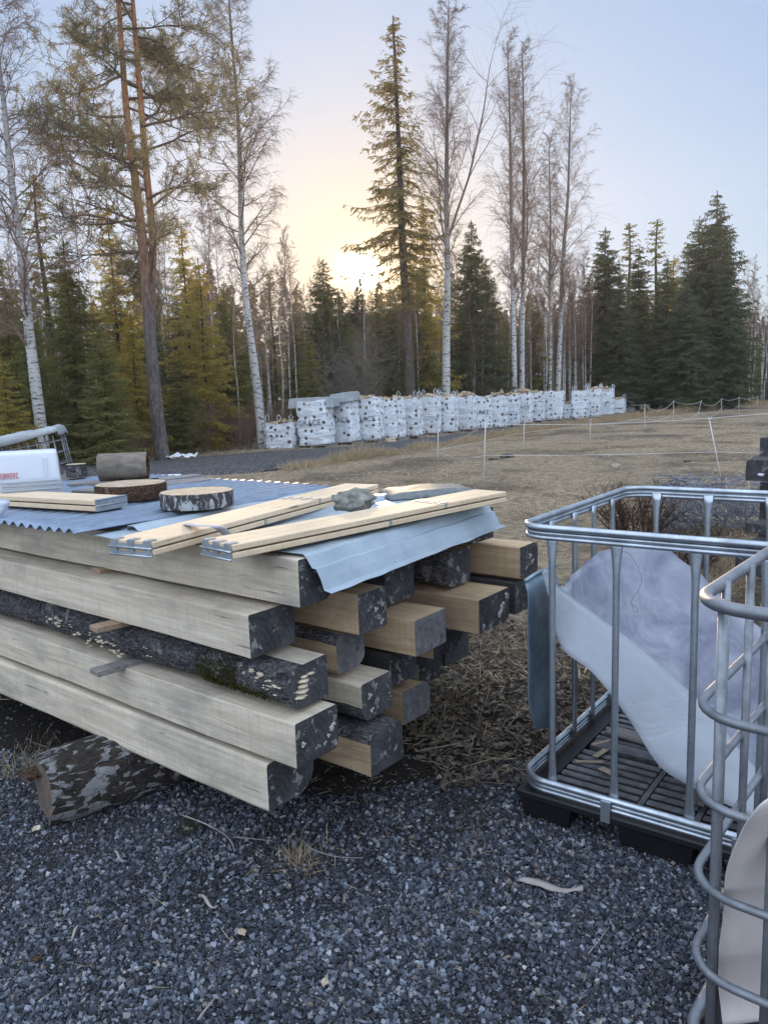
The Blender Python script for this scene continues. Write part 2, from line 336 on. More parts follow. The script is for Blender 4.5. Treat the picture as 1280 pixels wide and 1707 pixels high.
# ground materials -------------------------------------------------
def mat_gravel(name, dark, light, scale, brown=.25, bs=.02):
    m, t, b = nm(name)
    c = coord(t, rnd=False)
    cl = vor(t, c, scale, 'Color'); d = vor(t, c, scale, 'Distance'); d2 = vor(t, c, scale*2.3, 'Distance')
    bw = N(t, 'ShaderNodeRGBToBW'); t.links.new(cl, bw.inputs[0])
    base = ramp(t, bw.outputs[0], [(.15, dark), (.85, light)])
    base = mix(t, ramp(t, d, [(.35, (0, 0, 0)), (.7, (.85,)*3)]), base, tuple(x*.3 for x in dark))
    n = noi(t, c, .9, 6, .6); base = mix(t, ramp(t, n, [(.52, (0, 0, 0)), (.72, (brown,)*3)]), base, (.075, .062, .045))
    t.links.new(base, b.inputs['Base Color']); rough(b, .85, .25)
    bump(t, b, math_(t, 'ADD', d, math_(t, 'MULTIPLY', d2, .5)), 1.0, -bs); return m
M['gravelbase'] = mat_gravel('gravel_bed', (.02, .021, .026), (.10, .105, .12), 95, .8)
M['roadgravel'] = mat_gravel('road_gravel', (.06, .058, .062), (.17, .165, .17), 22, .35)
def mat_stones():
    m, t, b = nm('crushed_stone')
    g = N(t, 'ShaderNodeNewGeometry')
    base = ramp(t, g.outputs['Random Per Island'], [(0, (.018, .019, .023)), (.45, (.05, .055, .068)), (.74, (.105, .116, .142)), (.92, (.24, .26, .30)), (.97, (.15, .115, .085)), (1, (.40, .40, .41))])
    n = noi(t, coord(t, rnd=False), 120, 3); base = mix(t, ramp(t, n, [(.4, (0, 0, 0)), (.8, (.35,)*3)]), base, (.05, .05, .06))
    t.links.new(base, b.inputs['Base Color']); rough(b, .75, .3); return m
M['stones'] = mat_stones()
def mat_field():
    m, t, b = nm('dry_field_soil')
    c = coord(t, rnd=False)
    a = noi(t, coord(t, (1, 1, 1), rnd=False), .45, 8, .65, .4); f = noi(t, c, 9, 8, .75)
    base = ramp(t, f, [(.3, (.095, .071, .050)), (.5, (.24, .185, .125)), (.72, (.48, .38, .25))])
    base = mix(t, ramp(t, a, [(.48, (0, 0, 0)), (.60, (.75,)*3)]), base, (.085, .062, .048))
    g2 = noi(t, coord(t, rnd=False), .9, 5, .6); base = mix(t, ramp(t, g2, [(.6, (0, 0, 0)), (.75, (.35,)*3)]), base, (.10, .10, .045))
    tcc = N(t, 'ShaderNodeTexCoord'); sx = N(t, 'ShaderNodeSeparateXYZ'); t.links.new(tcc.outputs['Object'], sx.inputs[0])
    nr = math_(t, 'ADD', sx.outputs['Y'], math_(t, 'MULTIPLY', noi(t, c, .8, 5, .7), 5.0))
    base = mix(t, ramp(t, math_(t, 'MULTIPLY', nr, .1), [(.72, (.85,)*3), (.92, (0, 0, 0))]), base, mix(t, ramp(t, f, [(.4, (0, 0, 0)), (.65, (1,)*3)]), (.028, .022, .018), (.11, .085, .062)))
    t.links.new(base, b.inputs['Base Color']); rough(b, .95, .1); bump(t, b, f, 1.0, .05); return m
M['field'] = mat_field()
def mat_floor():
    m, t, b = nm('forest_floor_soil')
    f = noi(t, coord(t, rnd=False), 3, 9, .75)
    base = ramp(t, f, [(.3, (.022, .017, .012)), (.6, (.07, .052, .035)), (.8, (.15, .115, .075))])
    t.links.new(base, b.inputs['Base Color']); rough(b, .95, .1); bump(t, b, f, 1.0, .1); return m
M['floor'] = mat_floor()

# ------------------------------------------------------------------ mesh helpers
def tag(o, label=None, cat=None, group=None, kind=None):
    if label: o['label'] = label
    if cat: o['category'] = cat
    if group: o['group'] = group
    if kind: o['kind'] = kind
    return o
def empty(name, label=None, cat=None, loc=(0, 0, 0), rz=0, group=None):
    o = bpy.data.objects.new(name, None); col.objects.link(o); o.location = loc; o.rotation_euler = (0, 0, rz)
    o.empty_display_size = .1
    return tag(o, label, cat, group)
def linkm(name, me, parent=None, loc=None, rz=0):
    o = bpy.data.objects.new(name, me); col.objects.link(o)
    if parent: o.parent = parent
    if loc is not None: o.location = loc
    if rz: o.rotation_euler = (0, 0, rz)
    return o
def fast_mesh(name, V, F, mats, mi=None, smooth=False):
    """V (n,3); F (m,k) all faces with k corners"""
    V = np.asarray(V, np.float32).reshape(-1, 3); F = np.asarray(F, np.int32)
    me = bpy.data.meshes.new(name); k = F.shape[1]
    me.vertices.add(len(V)); me.vertices.foreach_set('co', V.ravel())
    me.loops.add(F.size); me.loops.foreach_set('vertex_index', F.ravel())
    me.polygons.add(len(F)); me.polygons.foreach_set('loop_start', np.arange(0, F.size, k, dtype=np.int32))
    if mi is not None: me.polygons.foreach_set('material_index', np.asarray(mi, np.int32))
    me.polygons.foreach_set('use_smooth', np.full(len(F), smooth))
    for m in mats: me.materials.append(m)
    me.update(calc_edges=True); return me
class MB:
    def __init__(s): s.v = []; s.f = []; s.m = []; s.sm = []
    def add(s, vs, fs, mi=0, smooth=False):
        o = len(s.v); s.v += [tuple(map(float, p)) for p in vs]
        for f in fs: s.f.append(tuple(i+o for i in f)); s.m.append(mi); s.sm.append(smooth)
    def box(s, a, b, mi=0, M4=None, ch=0.0):
        (x0, y0, z0), (x1, y1, z1) = a, b
        if ch:
            c = ch; prof = [(y0+c, z0), (y1-c, z0), (y1, z0+c), (y1, z1-c), (y1-c, z1), (y0+c, z1), (y0, z1-c), (y0, z0+c)]
            yc, zc = (y0+y1)/2, (z0+z1)/2
            def sh(k): return [(yc+(p[0]-yc)*(1-2*k/max(y1-y0, 1e-6)), zc+(p[1]-zc)*(1-2*k/max(z1-z0, 1e-6))) for p in prof]
            rings = [(x0, sh(c*.7)), (x0+c, prof), (x1-c, prof), (x1, sh(c*.7))]
            vs = [(x, p[0], p[1]) for x, pr in rings for p in pr]; fs = []
            for r in range(3):
                for i in range(8): j = (i+1) % 8; fs.append((r*8+i, r*8+j, (r+1)*8+j, (r+1)*8+i))
            fs.append(tuple(range(7, -1, -1))); fs.append(tuple(range(24, 32)))
        else:
            vs = [(x0, y0, z0), (x1, y0, z0), (x1, y1, z0), (x0, y1, z0), (x0, y0, z1), (x1, y0, z1), (x1, y1, z1), (x0, y1, z1)]
            fs = [(3, 2, 1, 0), (4, 5, 6, 7), (0, 1, 5, 4), (1, 2, 6, 5), (2, 3, 7, 6), (3, 0, 4, 7)]
        if M4 is not None: vs = [tuple(M4 @ Vector(p)) for p in vs]
        s.add(vs, fs, mi)
    def tube(s, pts, r, n=8, mi=0, closed=False, flat=None):
        pts = [Vector(p) for p in pts]; L = len(pts)
        rs = r if hasattr(r, '__len__') else [r]*L
        ref = None; vs = []
        for i, p in enumerate(pts):
            if closed: tg = pts[(i+1) % L]-pts[i-1]
            else: tg = pts[min(i+1, L-1)]-pts[max(i-1, 0)]
            if tg.length < 1e-9: tg = Vector((0, 0, 1))
            tg.normalize()
            if ref is None:
                ref = Vector((0, 0, 1)) if abs(tg.z) < .9 else Vector((1, 0, 0))
            ref = (ref-tg*ref.dot(tg)).normalized(); sd_ = tg.cross(ref)
            for k in range(n):
                a = 2*math.pi*k/n
                fx = flat if flat else 1
                vs.append(p+(sd_*math.cos(a)*fx+ref*math.sin(a))*rs[i])
        fs = []
        for i in range(L if closed else L-1):
            j = (i+1) % L
            for k in range(n):
                k2 = (k+1) % n; fs.append((i*n+k, i*n+k2, j*n+k2, j*n+k))
        if not closed: fs.append(tuple(range(n-1, -1, -1))); fs.append(tuple((L-1)*n+k for k in range(n)))
        s.add(vs, fs, mi, True)
    def grid(s, P, mi=0, smooth=True, thick=None):
        """P[i][j] points"""
        a, b = len(P), len(P[0])
        vs = [p for r in P for p in r]
        fs = [(i*b+j, i*b+j+1, (i+1)*b+j+1, (i+1)*b+j) for i in range(a-1) for j in range(b-1)]
        s.add(vs, fs, mi, smooth)
    def build(s, name, mats, parent=None, loc=None, rz=0, solid=0, autosm=False):
        me = bpy.data.meshes.new(name); me.from_pydata(s.v, [], s.f); 
        if not isinstance(mats, (list, tuple)): mats = [mats]
        for m in mats: me.materials.append(m)
        me.polygons.foreach_set('material_index', s.m); me.polygons.foreach_set('use_smooth', s.sm); me.update()
        o = linkm(name, me, parent, loc, rz)
        if solid:
            md = o.modifiers.new('thickness', 'SOLIDIFY'); md.thickness = solid; md.offset = 0
        return o
def nz(p, sc, amp, seed=0):
    v = noise.noise_vector(Vector((p[0]*sc+seed, p[1]*sc+seed*1.7, p[2]*sc-seed))); return Vector(p)+v*amp
def blob(mb, c, rad, seed=0, mi=0, sub=2, amp=.3, flat=1):
    import bmesh
    bm = bmesh.new(); bmesh.ops.create_icosphere(bm, subdivisions=sub, radius=1)
    vs = []
    for v in bm.verts:
        k = 1+amp*noise.noise(v.co*1.6+Vector((seed, seed*2, 0)))+amp*.4*noise.noise(v.co*4+Vector((seed, 0, seed)))
        vs.append((c[0]+v.co.x*rad[0]*k, c[1]+v.co.y*rad[1]*k, c[2]+v.co.z*rad[2]*k))
    mb.add(vs, [tuple(x.index for x in f.verts) for f in bm.faces], mi, sub > 1); bm.free()
def sticks_mesh(name, P0, P1, R0, R1, mats, n=3):
    P0 = np.asarray(P0, float); P1 = np.asarray(P1, float); R0 = np.asarray(R0, float); R1 = np.asarray(R1, float)
    d = P1-P0; L = np.linalg.norm(d, axis=1, keepdims=True); d = d/np.maximum(L, 1e-9)
    ref = np.where(np.abs(d[:, 2:3]) < .9, np.array([[0, 0, 1.]]), np.array([[1., 0, 0]]))
    a = np.cross(d, ref); a /= np.linalg.norm(a, axis=1, keepdims=True); b = np.cross(d, a)
    V = np.zeros((len(P0), 2*n, 3))
    for k in range(n):
        t = 2*math.pi*k/n; o = a*math.cos(t)+b*math.sin(t)
        V[:, k] = P0+o*R0[:, None]; V[:, n+k] = P1+o*R1[:, None]
    base = (np.arange(len(P0))*2*n)[:, None]
    F = np.concatenate([np.concatenate([base+k, base+(k+1) % n, base+n+(k+1) % n, base+n+k], 1) for k in range(n)], 0)
    return fast_mesh(name, V, F, mats, smooth=True)
def quads_mesh(name, Cn, D, W, mats, rg=rng, taper=.3):
    """leaf-like slivers: start point, direction*length, width"""
    n = len(Cn); Cn = np.asarray(Cn, float); D = np.asarray(D, float); W = np.asarray(W, float)
    r = rg.normal(size=(n, 3)); s = np.cross(D, r); s /= np.maximum(np.linalg.norm(s, axis=1, keepdims=True), 1e-9)
    s *= W[:, None]*.5
    V = np.stack([Cn-s*taper, Cn+s*taper, Cn+D*.45+s, Cn+D-s*.15], 1)
    V2 = V.copy(); V2[:, 3] = Cn+D*.55-s; V2[:, 2] = Cn+D*.9+s*.5
    F = np.arange(n*4).reshape(n, 4)
    return fast_mesh(name, V2, F, mats)

# ------------------------------------------------------------------ ground
def sheet(name, pts, z, m, kind='structure'):
    mb = MB(); mb.add([(p[0], p[1], z) for p in pts], [tuple(range(len(pts)))])
    o = mb.build(name, m); return tag(o, kind=kind)
mb = MB(); mb.add([(-600, -300, 0), (600, -300, 0), (600, 900, 0), (-600, 900, 0)], [(0, 1, 2, 3)])
tag(mb.build('ground', M['floor']), kind='structure')
near_edge = [(-60, 806), (120, 805), (300, 802), (420, 792), (560, 771), (730, 746), (900, 719), (1050, 697), (1280, 674)]
far_edge = [(1280, 667), (1100, 688), (960, 703), (880, 712), (740, 731), (600, 748), (440, 757), (250, 774), (60, 776), (-60, 777)]
ne = [pz(u, v) for u, v in near_edge]; fe = [pz(u, v) for u, v in far_edge]
def smooth_line(pts, n=6):
    out = []
    for i in range(len(pts)-1):
        for k in range(n):
            q = pts[i]*(1-k/n)+pts[i+1]*k/n
            out.append(q+np.array([random.uniform(-.12, .12), random.uniform(-.12, .12), 0]))
    out.append(pts[-1]); return out
# field: gently uneven sheet
def hfield(x, y):
    return .035+.05*noise.noise(Vector((x*.35, y*.35, 3)))+.02*noise.noise(Vector((x*1.7, y*1.7, 0)))
V = []; nx, ny = 150, 150
X = np.linspace(-9, 46, nx); Y = 3.6+(66-3.6)*np.linspace(0, 1, ny)**1.6
for y in Y:
    for x in X:
        edge = min(1.0, max(0.0, (y-3.6)/2.0))
        V.append((x, y, .004+max(0, hfield(x, y))*edge))
F = [(i*nx+j, i*nx+j+1, (i+1)*nx+j+1, (i+1)*nx+j) for i in range(ny-1) for j in range(nx-1)]
me = fast_mesh('field', V, F, [M['field']], smooth=True)
tag(linkm('field', me), kind='structure')
# road, raised slightly above the field
nl = smooth_line(ne); fl = smooth_line(fe[::-1])
mb = MB(); n = min(len(nl), len(fl))
def samp(l, t):
    x = t*(len(l)-1); i = min(int(x), len(l)-2); return l[i]*(1-x+i)+l[i+1]*(x-i)
P = []
for i in range(121):
    t = i/120; a = samp(nl, t); b = samp(fl, t); row = []
    for j in range(9):
        q = a*(1-j/8)+b*j/8; crown = .03*math.sin(math.pi*j/8)-.03*math.exp(-((j-2.4)/.8)**2)-.03*math.exp(-((j-5.8)/.8)**2)
        row.append((q[0], q[1], .125+crown+.012*noise.noise(Vector((q[0]*2, q[1]*2, 0)))-(.08 if j in (0, 8) else 0)))
    P.append(row)
mb.grid(P); tag(mb.build('gravel_road', M['roadgravel']), kind='structure')
yard = [(-14, -4), (8, -4), (8, 2.6), (3.2, 2.75), (2.3, 2.9), (1.6, 3.05), (1.0, 3.15), (.6, 3.35), (.2, 3.55), (-.3, 3.75), (-1.2, 4.2), (-2.4, 4.4), (-5, 5.0), (-14, 8)]
ys = smooth_line([np.array([a, b, 0.]) for a, b in yard], 8)
sheet('gravel_yard', ys, .010, M['gravelbase'])
def mat_soil():
    m, t, b = nm('dark_damp_soil'); f = noi(t, coord(t, rnd=False), 14, 9, .78); g = noi(t, coord(t, rnd=False), 60, 4, .7)
    base = ramp(t, f, [(.3, (.010, .009, .008)), (.6, (.038, .030, .024)), (.8, (.10, .08, .062))])
    t.links.new(base, b.inputs['Base Color']); rough(b, .95, .15); bump(t, b, math_(t, 'ADD', f, g), 1.0, .02); return m
M['soil'] = mat_soil()
SOIL = [(-5.5, 5.6), (-3.2, 4.45), (-1.9, 3.55), (-.75, 3.08), (-.15, 3.02), (.30, 3.12), (.60, 3.32), (1.1, 3.7), (1.9, 3.85), (2.9, 3.7), (3.6, 4.2), (2.6, 5.4), (.8, 5.9), (-2.5, 7.2)]
sheet('dark_soil', [(p[0]*.8+q[0]*.2, p[1]*.8+q[1]*.2) for p, q in zip([(a+(c-a)*k/9, b+(d-b)*k/9+.05*math.sin(7*(a+(c-a)*k/9))) for (a, b), (c, d) in zip(SOIL, SOIL[1:]+SOIL[:1]) for k in range(9)], [(a+(c-a)*k/9, b+(d-b)*k/9) for (a, b), (c, d) in zip(SOIL, SOIL[1:]+SOIL[:1]) for k in range(9)])], .0165, M['soil'])
def in_soil(x, y):
    c_ = np.zeros(len(x), bool); n_ = len(SOIL); j = n_-1
    for i in range(n_):
        xi, yi = SOIL[i]; xj, yj = SOIL[j]
        c_ ^= ((yi > y) != (yj > y)) & (x < (xj-xi)*(y-yi)/(yj-yi+1e-12)+xi); j = i
    return c_

# crushed stones of the yard
def stones(N_, lo, hi, seed):
    rg = np.random.default_rng(seed)
    iv = np.array([(x, y, z) for z in (-1, 1) for y in (-1, 1) for x in (-1, 1)], float)*.72
    jf = np.array([(0, 2, 3), (0, 3, 1), (4, 5, 7), (4, 7, 6), (0, 1, 5), (0, 5, 4), (2, 6, 7), (2, 7, 3), (0, 4, 6), (0, 6, 2), (1, 3, 7), (1, 7, 5)])
    # positions: density falls with distance
    y = rg.uniform(1.0, 4.3, N_*2); x = rg.uniform(-1, 1, N_*2)*(.62*y+.45)
    keep = rg.random(N_*2) < np.clip((2.6/np.maximum(y, 1.2))**.6, 0, 1)
    edge = y < 3.35+.25*np.sin(x*3.1)+.18*np.sin(x*7.3)-.45*np.clip((x-.2), 0, 1.2)+.9*np.clip(-x-.3, 0, 1)
    soft = rg.random(N_*2) < np.where(edge, 1.0, .18)
    dirt = np.array([noise.noise(Vector((a*2.1, b*2.1, 5))) for a, b in zip(x, y)])
    px_, py_ = pz(340, 1490)[:2]; patch = np.exp(-(((x-px_)/.30)**2+((y-py_)/.22)**2)*1.2)+.8*np.exp(-(((x-.15)/.5)**2+((y-3.0)/.2)**2))
    keep &= soft & (rg.random(N_*2) < np.where(dirt > .18, .5, 1.0)*(1-.75*np.clip(patch, 0, 1)))
    jx, jy = rg.normal(0, .09, (2, N_*2)); keep &= ~in_soil(x+jx, y+jy) | (rg.random(N_*2) < .16)
    x = x[keep][:N_]; y = y[keep][:N_]; n = len(x)
    s = lo+(hi-lo)*rg.random(n)**4.0
    sc = np.stack([s, s*rg.uniform(.55, .95, n), s*rg.uniform(.4, .75, n)], 1)
    V = (iv[None]+rg.normal(0, .26, (n, 8, 3)))*sc[:, None, :]*1.12
    q = rg.normal(size=(n, 4)); q /= np.linalg.norm(q, axis=1, keepdims=True)
    q[:, 1:3] *= .6; q /= np.linalg.norm(q, axis=1, keepdims=True)
    w_, a, b, c = q.T
    Rm = np.stack([np.stack([1-2*(b*b+c*c), 2*(a*b-c*w_), 2*(a*c+b*w_)], -1), np.stack([2*(a*b+c*w_), 1-2*(a*a+c*c), 2*(b*c-a*w_)], -1), np.stack([2*(a*c-b*w_), 2*(b*c+a*w_), 1-2*(a*a+b*b)], -1)], 1)
    V = np.einsum('nij,nkj->nki', Rm, V)
    pos = np.stack([x, y, .010+s*rg.uniform(.1, .6, n)], 1)
    V += pos[:, None, :]
    F = (jf[None]+(np.arange(n)*8)[:, None, None]).reshape(-1, 3)
    return fast_mesh('gravel', V, F, [M['stones']])
tag(linkm('gravel', stones(180000, .0020, .0108, 3)), kind='stuff', label='blue grey crushed stone covering the yard', cat='gravel')

# ------------------------------------------------------------------ trees
def tube_tree(path, radii, n=8):
    mb = MB(); mb.tube(path, radii, n); return mb
def trunk_path(h, lean=(0, 0), wob=.12, seg=14, seed=0):
    out = []
    for i in range(seg+1):
        t = i/seg
        out.append(Vector((lean[0]*t+wob*noise.noise(Vector((seed, t*3, 0)))*t, lean[1]*t+wob*noise.noise(Vector((0, seed, t*3)))*t, h*t)))
    return out
def along(path, z):
    for i in range(len(path)-1):
        if path[i+1].z >= z or i == len(path)-2:
            a, b = path[i], path[i+1]; t = (z-a.z)/max(b.z-a.z, 1e-6); return a.lerp(b, min(max(t, 0), 1.2))
def spruce_parts(h, spread, seed, zlow=.1, step=.36, nb=6, dens=1.0, up=.0, skew=None, size=1.0, path=None, drop=.35, power=.75):
    rd = random.Random(seed); rg = np.random.default_rng(seed)
    path = path or trunk_path(h, (0, 0), .1, 14, seed)
    S0 = []; S1 = []; Ra = []; Rb = []; QC = []; QD = []; QW = []
    z = h*zlow
    while z < h*.985:
        t = z/h
        for k in range(nb if t < .85 else 4):
            az = rd.uniform(0, 2*math.pi)
            Lb = spread*((1-t)**power)*rd.uniform(.55, 1.12)*(min(1, .45+(t-zlow)*4))+.12
            if skew: Lb *= 1+skew[1]*math.cos(az-skew[0])
            if rd.random() > dens*1.05+.25: continue
            dirv = np.array([math.cos(az), math.sin(az), 0]); side = np.array([-dirv[1], dirv[0], 0])
            el0 = up+.55*(t-.45)+rd.uniform(-.12, .12); 
            b0 = np.array(along(path, z+rd.uniform(-.12, .12))); ns = max(3, int(Lb/.35)); prev = b0
            for i in range(ns):
                f = (i+1)/ns
                el = el0-drop*math.sin(f*math.pi*.85)+.35*f*f
                nxt = prev+(dirv*math.cos(el)+np.array([0, 0, math.sin(el)])+side*rd.uniform(-.12, .12))*Lb/ns
                r0 = .004+.018*size*(1-f+1/ns)*Lb/3; r1 = .003+.018*size*(1-f)*Lb/3
                S0.append(prev); S1.append(nxt); Ra.append(r0); Rb.append(r1)
                # needles: side sprays hanging off the branch
                m = max(2, int(Lb/ns/.085*dens))
                tt = rg.random(m)[:, None]; base = prev+(nxt-prev)*tt
                ln = (.10+.34*(1-.55*f)*min(1, Lb/2.0))*rg.uniform(.6, 1.3, m)*size
                for s_ in (-1, 1):
                    dd = side*s_*rg.uniform(.5, 1.1, (m, 1))+dirv*rg.uniform(.2, .9, (m, 1))
                    dd[:, 2] += rg.uniform(-.75, -.02, m)
                    dd /= np.linalg.norm(dd, axis=1, keepdims=True)
                    QC.append(base); QD.append(dd*ln[:, None]); QW.append(rg.uniform(.035, .075, m)*size)
                    tip = base+dd*ln[:, None]*rg.uniform(.4, .8, (m, 1)); d2 = dd+rg.normal(0, .5, (m, 3)); d2[:, 2] -= .5
                    d2 /= np.linalg.norm(d2, axis=1, keepdims=True)
                    QC.append(tip); QD.append(d2*(ln*.55)[:, None]); QW.append(rg.uniform(.03, .06, m)*size)
                prev = nxt
        z += step*rd.uniform(.7, 1.2)*(1 if t < .8 else .6)
    # leader shoot
    top = np.array(path[-1]); m = 26
    zz = rg.uniform(0, .9, m); QC.append(top-np.stack([zz*0, zz*0, zz], 1)+0); dd = rg.normal(0, 1, (m, 3)); dd[:, 2] = abs(dd[:, 2])*.6; dd /= np.linalg.norm(dd, axis=1, keepdims=True)
    QD.append(dd*rg.uniform(.06, .22, m)[:, None]); QW.append(np.full(m, .05))
    return path, (S0, S1, Ra, Rb), (np.concatenate(QC), np.concatenate(QD), np.concatenate(QW)), rg
def spruce_meshes(mat, **kw):
    h = kw['h']; path, st, q, rg = spruce_parts(**kw)
    nn = len(path); r = [max(.012, .0105*h*(1-i/(nn-1))**.9)+.01 for i in range(nn)]; r[0] *= 1.25
    mb = MB(); mb.tube(path, r, 8)
    tm = bpy.data.meshes.new('trunk'); tm.from_pydata(mb.v, [], mb.f); tm.polygons.foreach_set('use_smooth', [True]*len(mb.f)); tm.materials.append(M['sprucebark'])
    bm_ = sticks_mesh('branches', *st, [M['twiggrey']])
    cm = quads_mesh('crown', *q, [mat], rg)
    return tm, bm_, cm
def birch_parts(path, r0, seed, zlow=.3, nb=46, ang=(.5, .95), length=.24, twigs=1.0, droop=.5, forks=(), ns=6):
    rd = random.Random(seed); S0 = []; S1 = []; Ra = []; Rb = []
    h = path[-1].z
    def branch(p, d, L, r, lvl, dr):
        n_ = ns if lvl == 0 else (5 if lvl == 1 else 3)
        cur = Vector(p); d = Vector(d).normalized()
        for i in range(n_):
            f = i/n_
            if lvl == 0: d = (d+Vector((rd.gauss(0, .10), rd.gauss(0, .10), .05+rd.gauss(0, .05)))).normalized()
            elif lvl == 1: d = (d+Vector((rd.gauss(0, .16), rd.gauss(0, .16), -.04*dr+rd.gauss(0, .08)))).normalized()
            else: d = (d+Vector((rd.gauss(0, .15), rd.gauss(0, .15), -.38*dr))).normalized()
            nx_ = cur+d*L/n_
            ra = r*(1-f)**.8+(.0016 if lvl else .003); rb = r*(1-(i+1)/n_)**.8+(.0014 if lvl else .002)
            S0.append(tuple(cur)); S1.append(tuple(nx_)); Ra.append(ra); Rb.append(rb)
            if lvl < 2:
                k = (2 if lvl == 0 else 3)
                for _ in range(k):
                    if lvl == 1 and rd.random() > twigs: continue
                    if lvl == 0 and i == 0 and rd.random() < .6: continue
                    s_ = Vector((rd.gauss(0, 1), rd.gauss(0, 1), rd.gauss(0, .6))); s_ = (s_-d*s_.dot(d)).normalized()
                    dd = (d*rd.uniform(.6, 1.2)+s_*rd.uniform(.5, .95))
                    branch(cur.lerp(nx_, rd.random()), dd, L*(rd.uniform(.28, .5)*(1-.35*f) if lvl == 0 else rd.uniform(.35, .6)), max(.0032, ra*.4) if lvl == 0 else .0022, lvl+1, dr)
            cur = nx_
    for i in range(nb):
        t = zlow+(1-zlow)*((i+rd.random())/nb)**.9
        z = h*t; p = along(path, z); az = rd.uniform(0, 2*math.pi); el = rd.uniform(*ang)
        L = h*length*(1.05-t)**.75*rd.uniform(.5, 1.1)*(.55+min(.45, (t-zlow)*2.5))+.35
        branch(p, (math.cos(az)*math.cos(el), math.sin(az)*math.cos(el), math.sin(el)), L, max(.006, r0*.30*(1-t)), 0, droop)
    for (z, az, el, L, r) in forks:
        branch(along(path, z), (math.cos(az)*math.cos(el), math.sin(az)*math.cos(el), math.sin(el)), L, r, 0, droop)
    return S0, S1, Ra, Rb
def path_px(pts, Y, jit=0):
    """trunk points in the world at distance Y, relative to the base"""
    W = [Vector(py(u, v, Y)) for u, v in pts]
    b = Vector((W[0].x, W[0].y, 0)); W[0] = b.copy()
    # resample smooth
    out = []
    for i in range(len(W)-1):
        p0 = W[max(i-1, 0)]; p1 = W[i]; p2 = W[i+1]; p3 = W[min(i+2, len(W)-1)]
        for k in range(5):
            t = k/5
            out.append(.5*((2*p1)+(p2-p0)*t+(2*p0-5*p1+4*p2-p3)*t*t+(3*p1-p0-3*p2+p3)*t**3)-b)
    out.append(W[-1]-b)
    return b, out
def tree_thing(name, label, cat, loc, meshes, rz=0, sc=1, group=None):
    o = empty(name, label, cat, loc, rz, group); o.scale = (sc, sc, sc) if not hasattr(sc, '__len__') else sc
    for nme, me in meshes: linkm(nme, me, o)
    return o
def tmesh(path, r, m, n=9):
    mb = MB(); mb.tube(path, r, n); me = bpy.data.meshes.new('trunk'); me.from_pydata(mb.v, [], mb.f)
    me.polygons.foreach_set('use_smooth', [True]*len(mb.f)); me.materials.append(m); return me
def taper(path, r0, r1, p=.9, flare=1.25):
    n_ = len(path); r = [r1+(r0-r1)*(1-i/(n_-1))**p for i in range(n_)]; r[0] *= flare; return r

def bagline(u):
    # first clear distance behind the row of bags in that direction
    return 27.5+max(0, (u-480))/560*19.5 if u < 1060 else 47
# --- individually shaped trees
def birch(pts, Y, r0, label, seed, **kw):
    b, pth = path_px(pts, Y); st = birch_parts(pth, r0, seed, **kw)
    return tree_thing('birch_tree', label, 'birch', b, [('trunk', tmesh(pth, taper(pth, r0, .012), M['birch'])), ('crown', sticks_mesh('crown', *st, [M['twig']]))], group='tall bare birches at the edge of the wood')
birch([(74, 745), (60, 640), (50, 560), (38, 440), (22, 320), (8, 180), (-2, 90), (-10, -60)], 19, .15, 'leaning bare birch at the left edge of the wood, nearest the picture edge', 21, zlow=.25, nb=46, length=.26, ang=(.3, 1.0))
birch([(437, 742), (430, 660), (423, 600), (410, 500), (403, 400), (400, 280), (396, 180), (384, 30), (380, -80)], 25, .155, 'slender birch standing alone left of the firewood bags, right of the pine', 22, zlow=.3, nb=54, length=.2, ang=(.35, 1.0), droop=.9)
birch([(742, 655), (744, 560), (746, 460), (744, 350), (745, 220), (746, 100), (748, -5)], 32.5, .18, 'tall birch directly right of the tall open spruce, with a forked limb', 23, zlow=.34, nb=54, length=.22, ang=(.7, 1.15), droop=.5, forks=((7.6, -.1, 1.1, 7.5, .06), (7.2, 2.6, 1.2, 5, .045)))
birch([(857, 655), (856, 560), (853, 440), (851, 300), (849, 180), (845, 68)], 39, .15, 'left trunk of the close pair of birches behind the middle bags', 24, zlow=.3, nb=50, length=.2, ang=(.8, 1.2), droop=.5)
birch([(869, 655), (870, 560), (872, 440), (873, 300), (872, 180), (870, 78)], 40, .155, 'right trunk of the close pair of birches behind the middle bags', 25, zlow=.3, nb=50, length=.21, ang=(.8, 1.2), droop=.5, forks=((7.5, .1, 1.28, 9, .05),))
birch([(915, 652), (917, 560), (916, 460), (917, 360), (914, 230)], 43, .13, 'reddish birch with a thin short top, left of the last tall birch', 26, zlow=.32, nb=44, length=.2, ang=(.8, 1.2))
birch([(927, 652), (934, 540), (938, 430), (946, 330), (949, 230), (952, 138)], 43, .15, 'last tall birch on the right of the birch row, leaning right', 27, zlow=.3, nb=50, length=.24, ang=(.6, 1.15), droop=.6)
